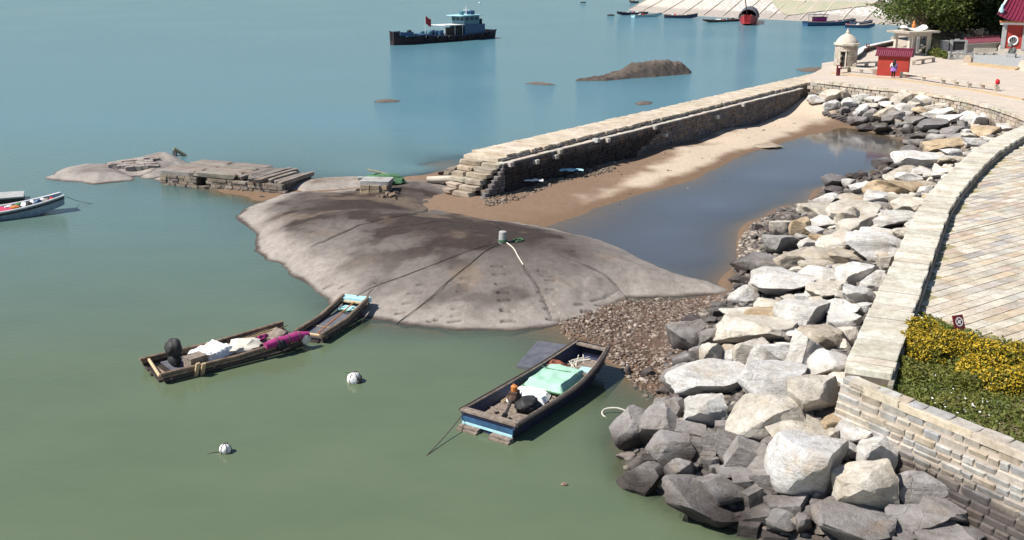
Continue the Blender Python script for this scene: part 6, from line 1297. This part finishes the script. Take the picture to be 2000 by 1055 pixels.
MB().blob((-.05, .1, .75), (.28, .36, .42), 3, .15, 2).blob((.05, -.12, .95), (.2, .18, .3), 2, .15, 3).tube([(.12, -.25, .9), (.12, -.3, .46)], .08, 7).tube([(-.12, -.25, .9), (-.12, -.3, .46)], .08, 7).build('body', m_lion, o, True); MB().blob((.0, -.2, 1.32), (.27, .27, .27), 3, .3, 5).blob((0, -.42, 1.25), (.15, .12, .12), 2, .2, 6).build('head', m_lion, o, True); MB().lathe([(.24, 1.05), (.28, 1.1), (.24, 1.16)], 12, (0, -.17, 0)).build('ribbon', m_red, o, True)
# ---------------------------------------------------------------- trees and hillside
hx = [gp(1820, 96), gp(1850, 100), gp(1890, 97), gp(1950, 95), gp(2050, 92)]; bk_ = [(150, 190), (95, 190), (64, 165)]
mb = MB(); A_l = [Vector((q.x, q.y, GZP - .05)) for q in catmull(hx, 5)]; vs = []
for q in A_l:
    for k, (dd, zz) in enumerate(((0, 0), (1.2, 1.3), (4, 2.6), (9, 4.5), (22, 6.0))): vs.append((q.x - dd * .1, q.y + dd, q.z + zz * (.8 + .4 * mnoise.noise(Vector((q.x * .4, k, 0))))))
mb.add(vs, [(i * 5 + k, i * 5 + 5 + k, i * 5 + 6 + k, i * 5 + 1 + k) for i in range(len(A_l) - 1) for k in range(4)])
tag(mb.build('hillside', simple('hill_earth', (.14, .115, .08), (.07, .075, .035), .8, .95, .8, dist=.3), None, True), kind='structure')
rr = np.random.RandomState(23)
def tree(px, py, h, R, mat, lab, seed, n=5200, leaf=.26, low=.35):
    p = gp(px, py); o = thing('tree', lab, 'tree', p + Vector((0, 0, -.1)), U(0, 6), 'trees behind the plaza'); rd = random.Random(seed); mb = MB(); tips = []
    mb.tube([(0, 0, 0), (.15, .1, h * .2), (.05, .25, h * .4), (0, .1, h * .62)], .32, 8, .14)
    for k in range(11):
        a = k * 2.4 + rd.uniform(-.4, .4); z0 = h * rd.uniform(.2, .55); r_ = R * rd.uniform(.55, 1.0); z1 = h * rd.uniform(low, .95)
        e = Vector((math.cos(a) * r_, math.sin(a) * r_, z1)); m1 = Vector((math.cos(a) * r_ * .45, math.sin(a) * r_ * .45, z0 + (z1 - z0) * .6)); mb.tube([(0.05, .15, z0), m1, e], .13, 6, .03); tips.append(e)
        for j in range(3): b2 = e + Vector((rd.uniform(-1, 1), rd.uniform(-1, 1), rd.uniform(-.5, .7))) * R * .35; mb.tube([m1.lerp(e, .5), b2], .05, 5, .015); tips.append(b2)
    tips.append(Vector((0, 0, h * .95))); mb.build('trunk', m_trunk, o, True)
    C = []
    for i in range(n):
        tp_ = tips[i % len(tips)]; s = R * .24; C.append((tp_.x + rr.normal() * s, tp_.y + rr.normal() * s, tp_.z + rr.normal() * s * .55))
    V, F = leaves(C, leaf, rr, .6); quads('crown', V, F, mat, o)
tree(1792, 96, 8.2, 3.9, m_leafA, 'light olive spreading tree with bare limbs showing behind the pavilion', 1, 4200, .24, .42)
tree(1842, 93, 9.2, 4.0, m_leafA, 'olive tree between the pavilion tree and the dark grove', 2, 5200, .25, .40)
tree(1880, 90, 9.6, 4.2, m_leafB, 'dark dense tree above the black notice board', 3, 6500, .26, .28)
tree(1922, 88, 10.2, 4.4, m_leafB, 'dark dense tree above the low tiled wall', 4, 6500, .26, .28)
tree(1960, 84, 10.5, 4.2, m_leafA, 'olive tree rising behind the temple roof', 5, 5200, .26, .3)
tree(1825, 86, 7.5, 3.6, m_leafB, 'dark tree in shade behind the light pavilion tree', 6, 5200, .26, .2)
for i, (px, py, r) in enumerate(((1826, 109, 1.0), (1840, 112, .8), (1852, 115, .6), (1812, 104, .8))):
    p = gp(px, py); o = thing('bush', ['clipped green bush right of the pavilion', 'yellow-green bush below the square pillar', 'small hedge clump by the balustrade', 'dark bush under the pavilion tree'][i], 'bush', p); mb = MB()
    for k in range(5): a = k * 1.26; mb.tube([(0, 0, 0), (math.cos(a) * r * .5, math.sin(a) * r * .5, r * .6)], .03, 5, .01)
    mb.build('stems', m_trunk, o); d = rr.normal(size=(900, 3)); d /= np.linalg.norm(d, axis=1)[:, None]; d[:, 2] = np.abs(d[:, 2]); V, F = leaves(d * (r * (.6 + .4 * rr.rand(900)))[:, None], .1, rr, .8); quads('foliage', V, F, m_grass, o)
for i in range(26):
    px = 1815 + (i * 37) % 140; q = gp(px, 96); s = U(.4, 1.0); o = link('hill_rock', RB[i % 26], None, (q.x + U(-1, 1), q.y + U(.5, 4), GZP + U(.7, 2.2)), stone_col((.36, .32, .27), .2), (U(-.3, .3), U(-.3, .3), U(0, 6)), (s * .7, s * .5, s * .45)); tag(o, 'weathered rock on the bank under the trees', 'rock', 'rocks on the bank under the trees')
